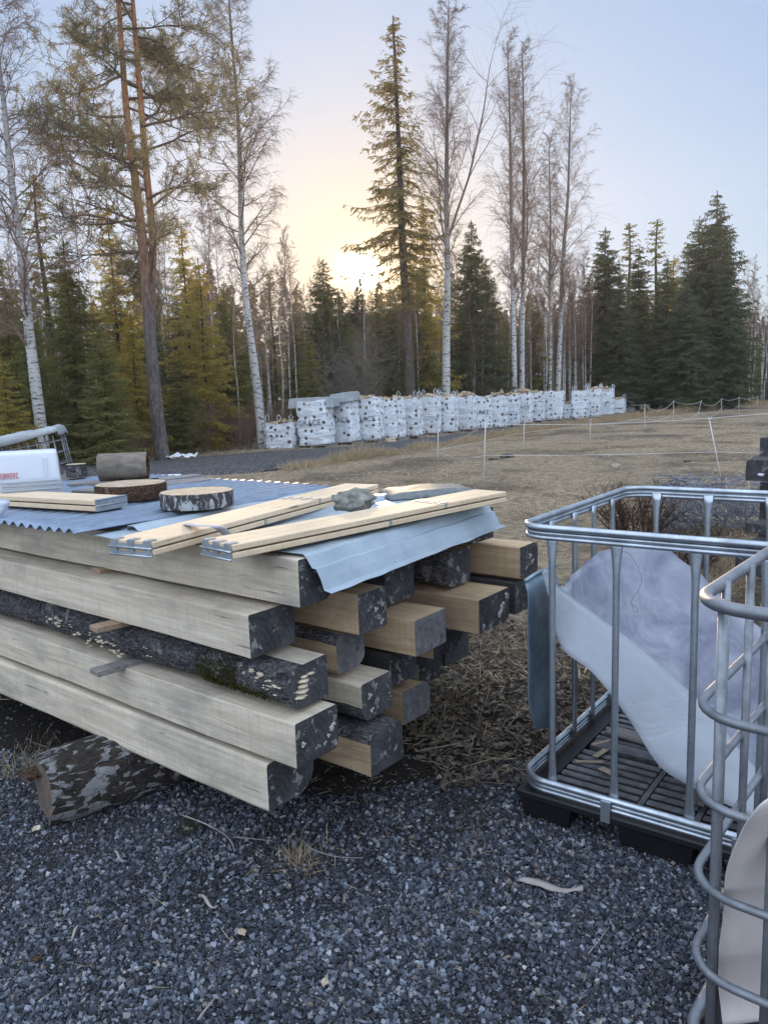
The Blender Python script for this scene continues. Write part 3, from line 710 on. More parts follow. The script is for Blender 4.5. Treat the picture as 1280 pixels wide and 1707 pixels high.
# pine with two stems
b, p1 = path_px([(272, 772), (262, 690), (254, 600), (246, 500), (238, 400), (226, 300), (212, 190), (204, 90), (196, -30), (188, -150)], 21)
_, p2 = path_px([(272, 772), (262, 690), (254, 600), (249, 500), (252, 400), (242, 290), (232, 170), (224, 70), (217, -20), (210, -140)], 21)
p2 = [q for q in p2 if q.z > 3.2]
po = empty('pine_tree', 'large two stemmed pine with reddish upper bark left of the lone birch', 'pine', b)
linkm('trunk', tmesh(p1, taper(p1, .21, .045, 1.25), M['pine'], 12), po)
linkm('trunk', tmesh([q+Vector((.02, .1, 0)) for q in p2], taper(p2, .115, .035, .9, 1), M['pine'], 10), po)
def pine_crown(paths, seed, nbr, zr, L0, tuft_n, name='crown'):
    rd = random.Random(seed); rg = np.random.default_rng(seed)
    S0 = []; S1 = []; Ra = []; Rb = []; QC = []; QD = []; QW = []
    def tuft(p, d, n_=10, s=1):
        dd = rg.normal(0, .75, (n_, 3))+np.array(d)*1.0; dd /= np.linalg.norm(dd, axis=1, keepdims=True)
        QC.append(np.repeat(np.array([p]), n_, 0)+rg.normal(0, .025, (n_, 3))); QD.append(dd*rg.uniform(.09, .19, (n_, 1))*s); QW.append(rg.uniform(.010, .022, n_)*s)
    def br(p, d, L, r, lvl, bare):
        n_ = 7 if lvl == 0 else 4; cur = Vector(p); d = Vector(d).normalized()
        for i in range(n_):
            f = i/n_; d = (d+Vector((rd.gauss(0, .16), rd.gauss(0, .16), (.02 if lvl else -.03)+rd.gauss(0, .12)))).normalized()
            nx_ = cur+d*L/n_; ra = r*(1-f)+.004; rb = r*(1-(i+1)/n_)+.004
            S0.append(tuple(cur)); S1.append(tuple(nx_)); Ra.append(ra); Rb.append(rb)
            if lvl < 2 and (lvl or i > 1):
                for _ in range(2):
                    s_ = Vector((rd.gauss(0, 1), rd.gauss(0, 1), rd.gauss(.1, .5))); s_ = (s_-d*s_.dot(d)).normalized()
                    br(cur.lerp(nx_, rd.random()), d*rd.uniform(.4, 1)+s_, L*rd.uniform(.25, .45), max(.006, ra*.45), lvl+1, bare)
            if lvl == 2 and not bare:
                if rd.random() < .85: tuft(nx_, d, tuft_n)
            cur = nx_
        if lvl >= 1 and not bare: tuft(cur, d, tuft_n+3, 1.15)
    for i in range(nbr):
        pth = rd.choice(paths); h = pth[-1].z; z = zr[0]+(zr[1]-zr[0])*((i+rd.random())/nbr); 
        z = min(z, h-.2); az = rd.uniform(0, 2*math.pi); el = rd.uniform(-.15, .5)
        bare = z < zr[0]+(zr[1]-zr[0])*.22 and rd.random() < .65
        L = L0*rd.uniform(.6, 1.15)*(1 if z < zr[1]*.8 else .7)
        br(along(pth, z), (math.cos(az)*math.cos(el), math.sin(az)*math.cos(el), math.sin(el)), L, .045 if z < zr[1]*.7 else .03, 0, bare)
    return (S0, S1, Ra, Rb), (np.concatenate(QC), np.concatenate(QD), np.concatenate(QW)), rg
st, q, rg_ = pine_crown([p1, p2], 5, 54, (4.6, 14.5), 2.7, 5)
linkm('branches', sticks_mesh('branches', *st, [M['pinetwig']]), po)
linkm('crown', quads_mesh('crown', *q, [M['pineneedle']], rg_), po)
# tall open spruce
b, pth = path_px([(684, 655), (680, 560), (673, 450), (668, 340), (664, 230), (659, 120), (655, 26)], 30)
kw = dict(h=pth[-1].z, spread=3.9, seed=4, zlow=.34, step=.34, nb=6, dens=1.15, path=pth, skew=(math.pi, .25), drop=.55, power=.85, size=1.1, up=.05)
path, st, q, rg_ = spruce_parts(**kw)
tree_thing('spruce_tree', 'tallest spruce with sparse open branches, right beside the low sun', 'spruce', b, [('trunk', tmesh(pth, taper(pth, .20, .02), M['sprucebark'])), ('branches', sticks_mesh('branches', *st, [M['twiggrey']])), ('crown', quads_mesh('crown', *q, [M['spruceopen']], rg_))])

# --- shared spruce meshes (unit trees, placed with their own size)
SPR = {}
def spr(key, mat, **kw): SPR[key] = (kw['h'], spruce_meshes(mat, **kw))
spr('dense1', M['sprucedark'], h=11, spread=3.0, seed=31, zlow=.05, step=.26, nb=10, dens=1.7, drop=.4, size=1.25)
spr('dense2', M['sprucedark'], h=11, spread=2.9, seed=32, zlow=.08, step=.26, nb=10, dens=1.6, drop=.5, power=.9, size=1.25)
spr('green1', M['spruce'], h=10, spread=2.6, seed=33, zlow=.04, step=.28, nb=9, dens=1.4, drop=.35, size=1.15)
spr('green2', M['spruce'], h=9, spread=2.3, seed=34, zlow=.03, step=.28, nb=9, dens=1.4, drop=.25, size=1.15, power=.8)
spr('gold1', M['spruceyellow'], h=10, spread=2.4, seed=35, zlow=.12, step=.30, nb=8, dens=1.2, drop=.35, size=1.1)
spr('gold2', M['spruceyellow'], h=8, spread=2.0, seed=36, zlow=.05, step=.30, nb=8, dens=1.2, drop=.3, size=1.1)
spr('thin', M['spruce'], h=9, spread=1.0, seed=37, zlow=.2, step=.42, nb=5, dens=.7, drop=.1)
def place_spruce(key, u, vtop, Y, label, wscale=1.0, group=None, vbase=None, rz=None):
    h0, (tm, bm_, cm) = SPR[key]
    if 480 < u < 1000: Y = max(Y, bagline(u)+1.0)
    top = py(u, vtop, Y); ztop = max(1.5, top[2]); s = ztop/h0
    bx = py(u, 655, Y)
    return tree_thing('spruce_tree', label, 'spruce', (bx[0], Y, 0), [('trunk', tm), ('branches', bm_), ('crown', cm)], rz if rz is not None else random.uniform(0, 6.28), (s*wscale, s*wscale, s), group)
# right group of dark spruces
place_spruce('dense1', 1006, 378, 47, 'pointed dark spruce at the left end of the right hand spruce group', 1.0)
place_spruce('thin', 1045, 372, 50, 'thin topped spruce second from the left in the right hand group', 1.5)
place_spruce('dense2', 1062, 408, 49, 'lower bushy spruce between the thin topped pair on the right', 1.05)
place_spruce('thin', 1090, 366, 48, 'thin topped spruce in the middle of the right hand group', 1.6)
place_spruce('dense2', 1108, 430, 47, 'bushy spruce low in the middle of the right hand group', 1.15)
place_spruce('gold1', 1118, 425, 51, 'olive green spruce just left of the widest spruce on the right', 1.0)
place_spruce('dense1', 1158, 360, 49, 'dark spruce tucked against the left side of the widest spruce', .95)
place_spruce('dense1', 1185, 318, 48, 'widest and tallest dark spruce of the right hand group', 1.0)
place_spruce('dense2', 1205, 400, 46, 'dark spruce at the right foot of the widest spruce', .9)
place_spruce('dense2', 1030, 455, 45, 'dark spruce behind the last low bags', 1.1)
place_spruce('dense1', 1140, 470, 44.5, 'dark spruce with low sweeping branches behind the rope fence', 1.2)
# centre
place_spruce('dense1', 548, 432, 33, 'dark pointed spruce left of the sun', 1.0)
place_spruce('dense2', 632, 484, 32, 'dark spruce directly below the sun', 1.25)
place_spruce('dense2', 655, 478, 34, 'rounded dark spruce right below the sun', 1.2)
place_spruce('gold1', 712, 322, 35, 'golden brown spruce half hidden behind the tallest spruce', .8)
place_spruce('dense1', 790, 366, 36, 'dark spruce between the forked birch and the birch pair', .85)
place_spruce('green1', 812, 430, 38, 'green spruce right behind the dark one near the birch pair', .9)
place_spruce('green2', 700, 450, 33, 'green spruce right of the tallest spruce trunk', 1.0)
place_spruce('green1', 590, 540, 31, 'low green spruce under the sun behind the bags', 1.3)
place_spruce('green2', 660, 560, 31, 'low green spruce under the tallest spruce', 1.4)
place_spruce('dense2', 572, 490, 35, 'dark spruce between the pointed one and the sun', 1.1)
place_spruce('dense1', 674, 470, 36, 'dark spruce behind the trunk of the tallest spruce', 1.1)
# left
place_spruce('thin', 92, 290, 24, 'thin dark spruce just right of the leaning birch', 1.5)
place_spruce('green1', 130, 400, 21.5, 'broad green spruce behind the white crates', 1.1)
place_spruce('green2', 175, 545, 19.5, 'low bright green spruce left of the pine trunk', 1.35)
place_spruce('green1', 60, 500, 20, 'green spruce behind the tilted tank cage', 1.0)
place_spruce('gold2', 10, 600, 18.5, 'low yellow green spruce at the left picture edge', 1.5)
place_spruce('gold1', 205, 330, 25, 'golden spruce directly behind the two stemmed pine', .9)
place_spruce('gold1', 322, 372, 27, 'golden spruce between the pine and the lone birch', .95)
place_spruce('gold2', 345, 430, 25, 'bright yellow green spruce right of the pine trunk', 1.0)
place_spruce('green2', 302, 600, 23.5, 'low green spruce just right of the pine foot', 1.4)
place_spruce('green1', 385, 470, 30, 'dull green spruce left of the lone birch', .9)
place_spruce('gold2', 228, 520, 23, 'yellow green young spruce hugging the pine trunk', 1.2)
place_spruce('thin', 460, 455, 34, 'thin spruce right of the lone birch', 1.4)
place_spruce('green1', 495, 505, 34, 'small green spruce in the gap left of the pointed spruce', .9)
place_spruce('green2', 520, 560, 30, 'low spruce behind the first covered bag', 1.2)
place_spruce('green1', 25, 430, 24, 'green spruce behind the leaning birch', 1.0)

# --- bare young trees and filler wood
FIL = []
for s_ in range(4):
    pth = trunk_path(10, (random.uniform(-.5, .5), random.uniform(-.5, .5)), .5, 12, s_*9+1)
    st = birch_parts(pth, .07, 60+s_, zlow=.35, nb=26, length=.16, ang=(.6, 1.15), twigs=.8, droop=.4, ns=5)
    FIL.append((tmesh(pth, taper(pth, .06, .008), M['birch'], 6), sticks_mesh('crown', *st, [M['twig']])))
def place_bare(i, u, vtop, Y, label, group):
    Y = max(Y, bagline(u)) if u > 480 else Y
    tm, cm = FIL[i % 4]; z = py(u, vtop, Y)[2]; s = z/10; bx = py(u, 655, Y)
    return tree_thing('young_birch', label, 'birch', (bx[0], Y, 0), [('trunk', tm), ('crown', cm)], random.uniform(0, 6.28), (s*.9, s*.9, s), group)
for i, (u, vt, Y) in enumerate([(468, 380, 31), (482, 400, 33), (497, 420, 30), (527, 470, 33), (20, 380, 30), (36, 420, 34), (300, 350, 32), (362, 300, 34), (110, 330, 32), (150, 300, 34), (255, 300, 33),
        (895, 380, 43), (907, 420, 42), (940, 400, 44), (963, 430, 45), (975, 450, 43), (930, 440, 41), (885, 460, 42), (845, 430, 44), (860, 450, 45), (875, 440, 46), (900, 470, 47), (912, 450, 48), (922, 480, 49), (948, 430, 50), (955, 460, 47), (968, 420, 50), (980, 470, 48), (985, 440, 50), (820, 470, 44), (800, 450, 43), (780, 480, 42), (340, 330, 33), (380, 360, 35), (420, 420, 36), (450, 440, 33), (280, 330, 36), (60, 360, 33), (5, 350, 34), (540, 500, 36), (510, 480, 38), (760, 460, 41), (730, 470, 40), (958, 470, 40), (830, 440, 42), (765, 430, 41), (1235, 432, 62), (1248, 445, 60), (1262, 450, 64), (1274, 438, 58), (1225, 460, 66), (1242, 470, 57), (1270, 480, 55)]):
    place_bare(i, u, vt, Y, 'thin bare young birch among the trees behind the bags and spruces', 'thin bare birches filling the wood')
for i in range(46):
    u = 440+560*((i*.754877) % 1); place_bare(i, u, random.uniform(455, 560), random.uniform(30, 52), 'thin bare young birch among the trees behind the bags and spruces', 'thin bare birches filling the wood')
k = 0
for i in range(95):
    u = -60+1400*((i*0.61803) % 1); Y = random.uniform(31, 62) if u < 900 else random.uniform(52, 75)
    if u < 430: Y = random.uniform(26, 50)
    vt = random.uniform(440, 560)
    if random.random() < .5:
        place_bare(i, u, vt-30, Y, 'thin bare young birch among the trees behind the bags and spruces', 'thin bare birches filling the wood')
    else:
        place_spruce(random.choice(['dense1', 'dense2', 'green1', 'green2', 'gold1' if u < 430 else 'thin']), u, vt+random.uniform(10, 60), Y, 'dark conifer in the depth of the wood behind the front trees', random.uniform(.9, 1.3), 'conifers in the depth of the wood')
# thin trunks standing densely
PT = []
for s_ in range(3):
    pth = trunk_path(9, (random.uniform(-.3, .3), 0), .3, 8, s_*5+2); PT.append(tmesh(pth, taper(pth, .055, .02), M['birch' if s_ < 2 else 'sprucebark'], 6))
for i in range(90):
    u = 380+640*random.random() if i < 70 else 1220+90*random.random()
    Y = random.uniform(32, 50) if u < 1100 else random.uniform(50, 62)
    Y = max(Y, bagline(u)+random.uniform(.5, 8))
    if 960 < u < 1100: continue
    bx = py(u, 655, Y); o = linkm('slender_tree', PT[i % 3], None, (bx[0], Y, 0), random.uniform(0, 6)); o.scale = (1, 1, random.uniform(.6, 1)); sc_ = random.uniform(.6, 1.3); o.scale = (sc_, sc_, random.uniform(.35, .72))
    tag(o, 'slender bare trunk standing in the dark wood behind the firewood bags', 'tree', 'slender trunks in the wood')
# far wood as one mass
Vf = []; st = [[], [], [], []]; QC = []; QD = []; QW = []
rg_ = np.random.default_rng(99)
for i in range(760):
    x = rg_.uniform(-62, 75); y = rg_.uniform(56, 84)+(12 if x > 18 else 0)
    if x < -8: y -= 14
    h = rg_.uniform(6, 10.5); m = 170
    t = rg_.random(m)**.8; rr = (1-t)*h*.17+.1; az = rg_.uniform(0, 6.28, m)
    c = np.stack([x+np.cos(az)*rr*.3, y+np.sin(az)*rr*.3, .2+t*h*.97], 1); d = np.stack([np.cos(az)*rr, np.sin(az)*rr, rg_.uniform(-.5, .1, m)], 1)
    QC.append(c); QD.append(d); QW.append(rg_.uniform(.25, .6, m))
tag(linkm('far_wood', quads_mesh('far_wood', np.concatenate(QC), np.concatenate(QD), np.concatenate(QW), [M['farwood']], rg_)), 'dark distant wood closing the view behind all single trees', 'wood', kind='stuff')
# willow shrub under the sun
def shrub(name, label, loc, n_, h, spread, r, seed, m, cat='shrub', twl=.3, tw=7):
    rd = random.Random(seed); S0 = []; S1 = []; Ra = []; Rb = []
    for i in range(n_):
        az = rd.uniform(0, 6.28); d = Vector((math.cos(az)*spread*rd.random(), math.sin(az)*spread*rd.random(), 1)).normalized(); cur = Vector((math.cos(az)*.15, math.sin(az)*.15, 0)); L = h*rd.uniform(.6, 1.1)
        for k in range(7):
            nx_ = cur+d*L/7; f = k/7; S0.append(tuple(cur)); S1.append(tuple(nx_)); Ra.append(r*(1-f)+.003); Rb.append(r*(1-f-1/7)+.003)
            for _ in range(tw if k > 1 else 0):
                s_ = Vector((rd.gauss(0, 1), rd.gauss(0, 1), rd.gauss(.3, .5))).normalized()*L*twl*rd.random(); q = cur.lerp(nx_, rd.random()); m1 = q+s_*.5; m2 = q+s_+Vector((0, 0, .1*L*rd.random()))
                S0.append(tuple(q)); S1.append(tuple(m1)); Ra.append(r*.3+.001); Rb.append(r*.2+.001); S0.append(tuple(m1)); S1.append(tuple(m2)); Ra.append(r*.2+.001); Rb.append(r*.1+.001)
            cur = nx_; d = (d+Vector((rd.gauss(0, .1), rd.gauss(0, .1), 0))).normalized()
    o = linkm(name, sticks_mesh(name, S0, S1, Ra, Rb, [m]), None, loc); return tag(o, label, cat)
q = py(600, 650, 28.5); shrub('willow_shrub', 'bare many stemmed willow shrub behind the lettered bags, below the sun', (q[0], q[1], 0), 34, 3.9, .55, .017, 3, M['twiggrey'])
q = py(560, 650, 29); shrub('willow_shrub', 'smaller bare shrub left of the many stemmed willow', (q[0], q[1], 0), 16, 3.0, .5, .014, 4, M['twiggrey'])
for i, (u, Y, h) in enumerate([(330, 24, 1.6), (380, 26, 1.8), (405, 25, 1.3), (460, 27, 1.5), (230, 21.5, 1.0), (780, 33, 2.5), (830, 35, 2.5), (955, 40, 3)]):
    Y = max(Y, bagline(u)) if u > 480 else Y; q = py(u, 650, Y); tag(shrub('brushwood', None, (q[0], q[1], 0), 22, h, .9, .006, 50+i, M['twig'], twl=.4), 'low bare brushwood '+['right of the pine foot', 'between pine and lone birch', 'left of the lone birch foot', 'right of the lone birch', 'left of the pine foot', 'behind the tenth bag', 'behind the twelfth bag', 'behind the half height bag'][i], 'shrub', 'brushwood along the wood edge')

# ------------------------------------------------------------------ firewood bags
def superr(a, w, d, e=5):
    c, s = math.cos(a), math.sin(a); k = (abs(c)**e+abs(s)**e)**(-1/e); return c*k*w/2, s*k*d/2
def bag_mesh(wd, h, seed, sag=.03):
    n_, mz = 64, 34; V = []; F = []; UV = []
    for j in range(mz+1):
        t = j/mz
        for i in range(n_):
            a = 2*math.pi*i/n_; bulge = 1+.05*math.sin(t*math.pi)+.012*math.sin(t*26+seed)*1+.02*noise.noise(Vector((a*2, t*14, seed)))
            x, y = superr(a, wd, wd, 8); k = bulge*(.96 if j == 0 else 1)
            nn = noise.noise(Vector((x*3+seed*5, y*3, t*h*4)))*.05+noise.noise(Vector((x*4+seed*5, y*4, t*h*14)))*.040+noise.noise(Vector((x*9+seed*5, y*9, t*h*22)))*.022
            z = t*h+(.05*abs(math.sin(2*a))**3*(1 if j == mz else .3*t))-sag*t
            k2 = k+nn
            V.append((x*k2, y*k2, z))
    for j in range(mz):
        for i in range(n_): F.append((j*n_+i, j*n_+(i+1) % n_, (j+1)*n_+(i+1) % n_, (j+1)*n_+i))
    me = fast_mesh('bag_body', V, F, [M['bag']], smooth=True)
    uv = me.uv_layers.new(name='UVMap'); per = 4*wd
    data = []
    for j in range(mz):
        for i in range(n_):
            for (ii, jj) in ((i, j), (i+1, j), (i+1, j+1), (i, j+1)): data += [ii/n_*per, jj/mz*h]
    uv.data.foreach_set('uv', data); return me
def text_mesh(txt, size, ext=.002):
    cu_ = bpy.data.curves.new('t', 'FONT'); cu_.body = txt; cu_.size = size; cu_.extrude = ext; cu_.align_x = 'CENTER'; cu_.align_y = 'CENTER'
    o = bpy.data.objects.new('t', cu_); col.objects.link(o); dg = C.evaluated_depsgraph_get(); dg.update()
    me = bpy.data.meshes.new_from_object(o.evaluated_get(dg)); bpy.data.objects.remove(o); return me
ordn = ['first', 'second', 'third', 'fourth', 'fifth', 'sixth', 'seventh', 'eighth', 'ninth', 'tenth', 'eleventh', 'twelfth', 'thirteenth', 'fourteenth', 'fifteenth', 'sixteenth', 'seventeenth', 'eighteenth', 'nineteenth', 'twentieth', 'twenty first', 'twenty second']
#      u0,   u1, vtop, vbase, letters, loops, wood
BG = [(449, 505, 704, 750, 0, 2, 1), (503, 557, 668, 749, 1, 0, 0), (556, 600, 664, 744, 1, 0, 0), (595, 641, 663, 740, 1, 0, 1), (637, 675, 664, 737, 0, 0, 1), (668, 705, 664, 733, 0, 1, 1),
      (701, 733, 660, 728, 0, 2, 1), (730, 763, 661, 725, 0, 2, 1), (761, 793, 660, 721, 0, 0, 2), (790, 818, 660, 719, 1, 0, 0), (816, 842, 660, 717, 0, 0, 2), (839, 862, 658, 714, 0, 1, 1),
      (859, 886, 655, 709, 1, 0, 2), (882, 903, 654, 706, 0, 0, 1), (900, 919, 652, 704, 0, 0, 0), (916, 939, 652, 703, 0, 0, 0), (937, 956, 673, 702, 0, 1, 1), (954, 980, 651, 702, 0, 2, 0),
      (978, 1002, 648, 699, 0, 2, 1), (1000, 1021, 648, 696, 0, 2, 1), (1018, 1041, 665, 693, 0, 2, 1), (1039, 1053, 666, 690, 0, 2, 1)]
rb = random.Random(5); TM = text_mesh('GRACE', .24)
for i, (u0, u1, vt, vb, let, loops, wood) in enumerate(BG):
    uc = (u0+u1)/2; p = pz(uc, vb); Yc = p[1]+.5; w_app = (u1-u0)/FOC*Yc
    wd = min(max(w_app/1.10, .74), 1.02); q = py(uc, vb, Yc); top = py(uc, vt, Yc)[2]
    zb = .13 if i else .02
    h = top-zb
    nmz = {0: 'low first bag with two upright loops', 1: 'bag under the first plastic cover', 2: 'bag under the second plastic cover', 3: 'uncovered bag with the clearest lettering'}.get(i, ordn[i]+' white mesh bag from the left in the long row')
    lab = {0: 'low white firewood bag with two upright loops at the left end of the row', 1: 'tall lettered firewood bag, second from the left, under a plastic cover', 2: 'tall leaning lettered firewood bag, third from the left, under the smaller cover', 3: 'fourth firewood bag from the left, uncovered with clear black lettering', 16: 'half height firewood bag in the gap before the farther group', 21: 'last low firewood bag at the far right end of the row'}.get(i, ordn[i]+' firewood bag from the left in the long white row')
    o = empty('firewood_bag', lab, 'firewood bag', (q[0], Yc, zb), R(-20+rb.uniform(-5, 5)), 'white firewood bags in a row along the road')
    if 1 <= i <= 5: o.rotation_euler = (R(rb.uniform(-1, 1)), R(-2.5-(1.5 if i == 2 else 0)), o.rotation_euler.z)
    linkm('bag_body', bag_mesh(wd, h, i*1.37), o)
    mb = MB()
    for sx, sy in ((1, -1), (-1, -1), (1, 1)):
        mb.tube([(sx*wd*.485*1.04, sy*wd*.485*1.04, z) for z in np.linspace(.02, h-.02, 8)], .011, 5)
    mb.build('seam', M['strap'], o)
    if let: linkm('lettering', TM, o).matrix_local = Matrix.Translation((-.02, -wd/2*1.065-.03, h*.50)) @ Matrix.Rotation(R(90), 4, 'X')
    if let:
        o.children[-1].data = TM if TM.materials else TM
    for k in range(loops*2):
        sx = (1, -1, 1, -1)[k]; sy = (-1, -1, 1, 1)[k]; mb = MB(); bx, by = sx*wd*.42, sy*wd*.42; hh = rb.uniform(.18, .30)
        mb.tube([(bx-.03, by, h-.04), (bx-.045, by, h+hh*.7), (bx, by+.01, h+hh), (bx+.04+rb.uniform(0, .05), by, h+hh*.65), (bx+.04, by, h-.04)], .016, 6, flat=.4); mb.build('lifting_loop', M['foam'], o)
    mb = MB()
    for k in range(26 if wood else 10):
        L = rb.uniform(.2, .32); a = rb.uniform(0, 3.1); x, y = rb.uniform(-.36, .36)*wd/.9, rb.uniform(-.36, .36)*wd/.9
        z = h-.09+(.27 if wood == 2 else .15 if wood == 1 else .03)*(1-(x*x+y*y)/.3)*rb.uniform(.3, 1)
        T = Matrix.Translation((x, y, z)) @ Matrix.Rotation(a, 4, 'Z') @ Matrix.Rotation(rb.uniform(-.5, .5), 4, 'Y') @ Matrix.Rotation(rb.uniform(0, 6), 4, 'X')
        r = rb.uniform(.035, .06); vs = [(-L/2, -r, -r*.6), (-L/2, r, -r*.6), (-L/2, 0, r), (L/2, -r, -r*.6), (L/2, r*.9, -r*.6), (L/2, 0, r)]
        mb.add([tuple(T @ Vector(v)) for v in vs], [(0, 1, 2), (5, 4, 3), (0, 3, 4, 1), (1, 4, 5, 2), (2, 5, 3, 0)], 0)
    mb.build('firewood', M['firewood'], o)
    # pallet below
    if i and i not in (21,):
        po_ = empty('pallet', 'wooden pallet under the '+ordn[i]+' firewood bag from the left', 'pallet', (q[0], Yc, .0), o.rotation_euler.z, 'wooden pallets under the firewood bags')
        mb = MB()
        for k in range(5): mb.box((-wd*.55, -wd*.55+k*wd*.25, .108), (wd*.55, -wd*.55+k*wd*.25+.1, .128))
        mb.build('deck', M['boardgrey'], po_)
        for k in range(3):
            mb = MB(); mb.box((-wd*.55+k*wd*.5, -wd*.52, .0), (-wd*.55+k*wd*.5+.09, wd*.52, .106)); mb.build('bearer', M['boardgrey'], po_)
TM.materials.append(M['ink'])
# covers on bags 2 and 3
for j, (u0, u1, v0, v1, Yc, lab) in enumerate([(488, 562, 686, 667, 24.9, 'long translucent grey plastic cover lying on the second bag'), (556, 594, 677, 660, 25.5, 'smaller plastic cover tilted on the third bag')]):
    a = py(u0, v1, Yc); b_ = py(u1, v1-(3 if j == 0 else 0), Yc); zt = (a[2]+b_[2])/2; cx = (a[0]+b_[0])/2; L = abs(b_[0]-a[0])
    mb = MB(); P = []
    def fold(q, half, drop): return (q/.8*half, 0) if abs(q) < .8 else (math.copysign(half+.03*(abs(q)-.8)/.2, q), -drop*(abs(q)-.8)/.2)
    for i in range(33):
        row = []
        for k in range(21):
            x, z1 = fold(2*i/32-1, L/2, .27); yy, z2 = fold(2*k/20-1, .48, .30)
            row.append((x, yy, min(z1, z2)+.02*noise.noise(Vector((x*5, yy*5, j)))+.02*(1-(2*i/32-1)**2)+(.10*(i/32) if j else 0)))
        P.append(row)
    mb.grid(P, smooth=False); mb.build('plastic_cover', M['bagcover'], None, (cx, Yc+.05, zt+.03), R(-12), .012)
    tag(C.scene.objects[-1] if False else [o for o in col.objects if o.name.startswith('plastic_cover')][-1], lab, 'cover')

# ------------------------------------------------------------------ fence
FP = [((730, 772), (730, 712), 0), ((806, 806), (809, 699), 0), ((873, 753), (873, 705), 0), ((983, 735), (984, 699), 0), ((1074, 717), (1074, 674), 0), ((1122, 705), (1122, 668), 0), ((1161, 702), (1168, 668), 0), ((1202, 694), (1202, 664), 0), ((1231, 691), (1231, 662), 0), ((1262, 685), (1262, 660), 0), ((1202, 803), (1181, 696), 0)]
labs = ['white fence post by the road nearest the bags', 'near white fence post left of the cage corner', 'white fence post in front of the twelfth bag', 'white fence post below the half height bag', 'white fence post left of the far rope sag', 'white fence post below the thin topped spruces', 'slanting white post in the far fence line', 'white fence post below the widest spruce', 'white fence post just right of the widest spruce', 'farthest white fence post at the right picture edge', 'leaning white fence post behind the cage rim on the field']
tops = []
for i, ((u, v), (u2, v2), _) in enumerate(FP):
    b_ = pz(u, v); t_ = py(u2, v2, b_[1]); tops.append((b_, t_))
    o = empty('fence_post', labs[i], 'fence post', tuple(b_)); mb = MB(); d = Vector(t_-b_)
    mb.tube([(0, 0, 0), tuple(d*.5), tuple(d)], [.010, .009, .008], 7); mb.build('stake', M['white'], o)
    mb = MB(); e = d*.97; mb.tube([e+Vector((-.02, -.012, 0)), e+Vector((.02, -.02, .01)), e+Vector((.03, -.01, .04))], .007, 5); mb.build('insulator', M['strap'], o)
def rope(label, pts, sag, r=.006, group=None):
    r *= .62
    mb = MB()
    P = []
    for i in range(len(pts)-1):
        a, b_ = Vector(pts[i]), Vector(pts[i+1])
        for k in range(9): t = k/9; p = a.lerp(b_, t); p.z -= sag[i]*4*t*(1-t); P.append(p)
    P.append(Vector(pts[-1])); mb.tube(P, r, 5); tag(mb.build('fence_rope', M['white']), label, 'rope', 'fence ropes on the field')
def onpost(i, f): b_, t_ = tops[i]; return tuple(b_+(t_-b_)*f)
rope('upper rope running from the near post past the leaning post', [onpost(0, .35), onpost(1, .93), onpost(10, .99), (9.5, 12.6, 1.25)], [.03, .05, .0])
rope('lower rope running low over the field to the leaning post', [onpost(0, .33), onpost(1, .44), onpost(10, .47), (9.0, 12.4, .45)], [.1, .02, .05], .0055)
rope('rope along the road side sagging between the middle posts', [onpost(0, .36), onpost(2, .66), onpost(3, .75), onpost(4, .55)], [.0, .0, .1])
rope('upper rope of the far fence in front of the dark spruces', [tuple(py(1052, 676, tops[4][0][1]+1)), onpost(4, .98), onpost(5, .98), onpost(6, .95), onpost(7, .97), onpost(8, .97), onpost(9, .97)], [.0, .3, .12, .25, .1, .1], .009)
rope('lower rope of the far fence in front of the dark spruces', [onpost(4, .55), onpost(5, .5), onpost(6, .45), onpost(7, .45), onpost(8, .5), onpost(9, .5)], [.25, .3, .3, .15, .1], .008)

HZ = True
if HZ:
    mb = MB(); mb.box((-110, -12, -1), (130, 130, 34)); hz = mb.build('haze', [])
    hm = bpy.data.materials.new('thin_evening_haze'); hm.use_nodes = True; t = hm.node_tree; t.nodes.clear(); ou = N(t, 'ShaderNodeOutputMaterial'); pv = N(t, 'ShaderNodeVolumePrincipled')
    pv.inputs['Density'].default_value = HZD; pv.inputs['Color'].default_value = (.95, .9, .86, 1); pv.inputs['Anisotropy'].default_value = .62; t.links.new(pv.outputs[0], ou.inputs['Volume']); hz.data.materials.append(hm); hz['kind'] = 'stuff'

def mat_film():  # liner's inside: shade of the hollow is put into a darker bluish colour
    m, t, b = nm('shade_toned_crumpled_film')
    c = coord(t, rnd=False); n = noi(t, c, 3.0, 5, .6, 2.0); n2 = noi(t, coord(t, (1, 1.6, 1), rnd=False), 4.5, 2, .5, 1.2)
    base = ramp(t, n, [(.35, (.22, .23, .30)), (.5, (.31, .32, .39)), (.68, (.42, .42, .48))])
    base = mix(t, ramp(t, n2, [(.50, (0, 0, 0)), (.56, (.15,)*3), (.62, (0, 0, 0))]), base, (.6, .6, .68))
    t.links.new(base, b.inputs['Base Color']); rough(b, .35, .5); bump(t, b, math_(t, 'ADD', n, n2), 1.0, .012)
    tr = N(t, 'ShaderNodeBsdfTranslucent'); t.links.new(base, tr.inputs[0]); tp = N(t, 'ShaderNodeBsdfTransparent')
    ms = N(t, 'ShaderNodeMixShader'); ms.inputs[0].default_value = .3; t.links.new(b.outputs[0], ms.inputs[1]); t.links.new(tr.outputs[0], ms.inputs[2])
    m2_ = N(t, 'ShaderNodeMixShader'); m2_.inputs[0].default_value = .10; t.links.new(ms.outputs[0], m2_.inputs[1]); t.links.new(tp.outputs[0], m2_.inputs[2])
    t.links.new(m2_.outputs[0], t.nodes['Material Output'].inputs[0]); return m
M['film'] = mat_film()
M['fungusgrey'] = mat_simple('grey_white_fungus', (.40, .38, .35), .85, .2, .4, 60)
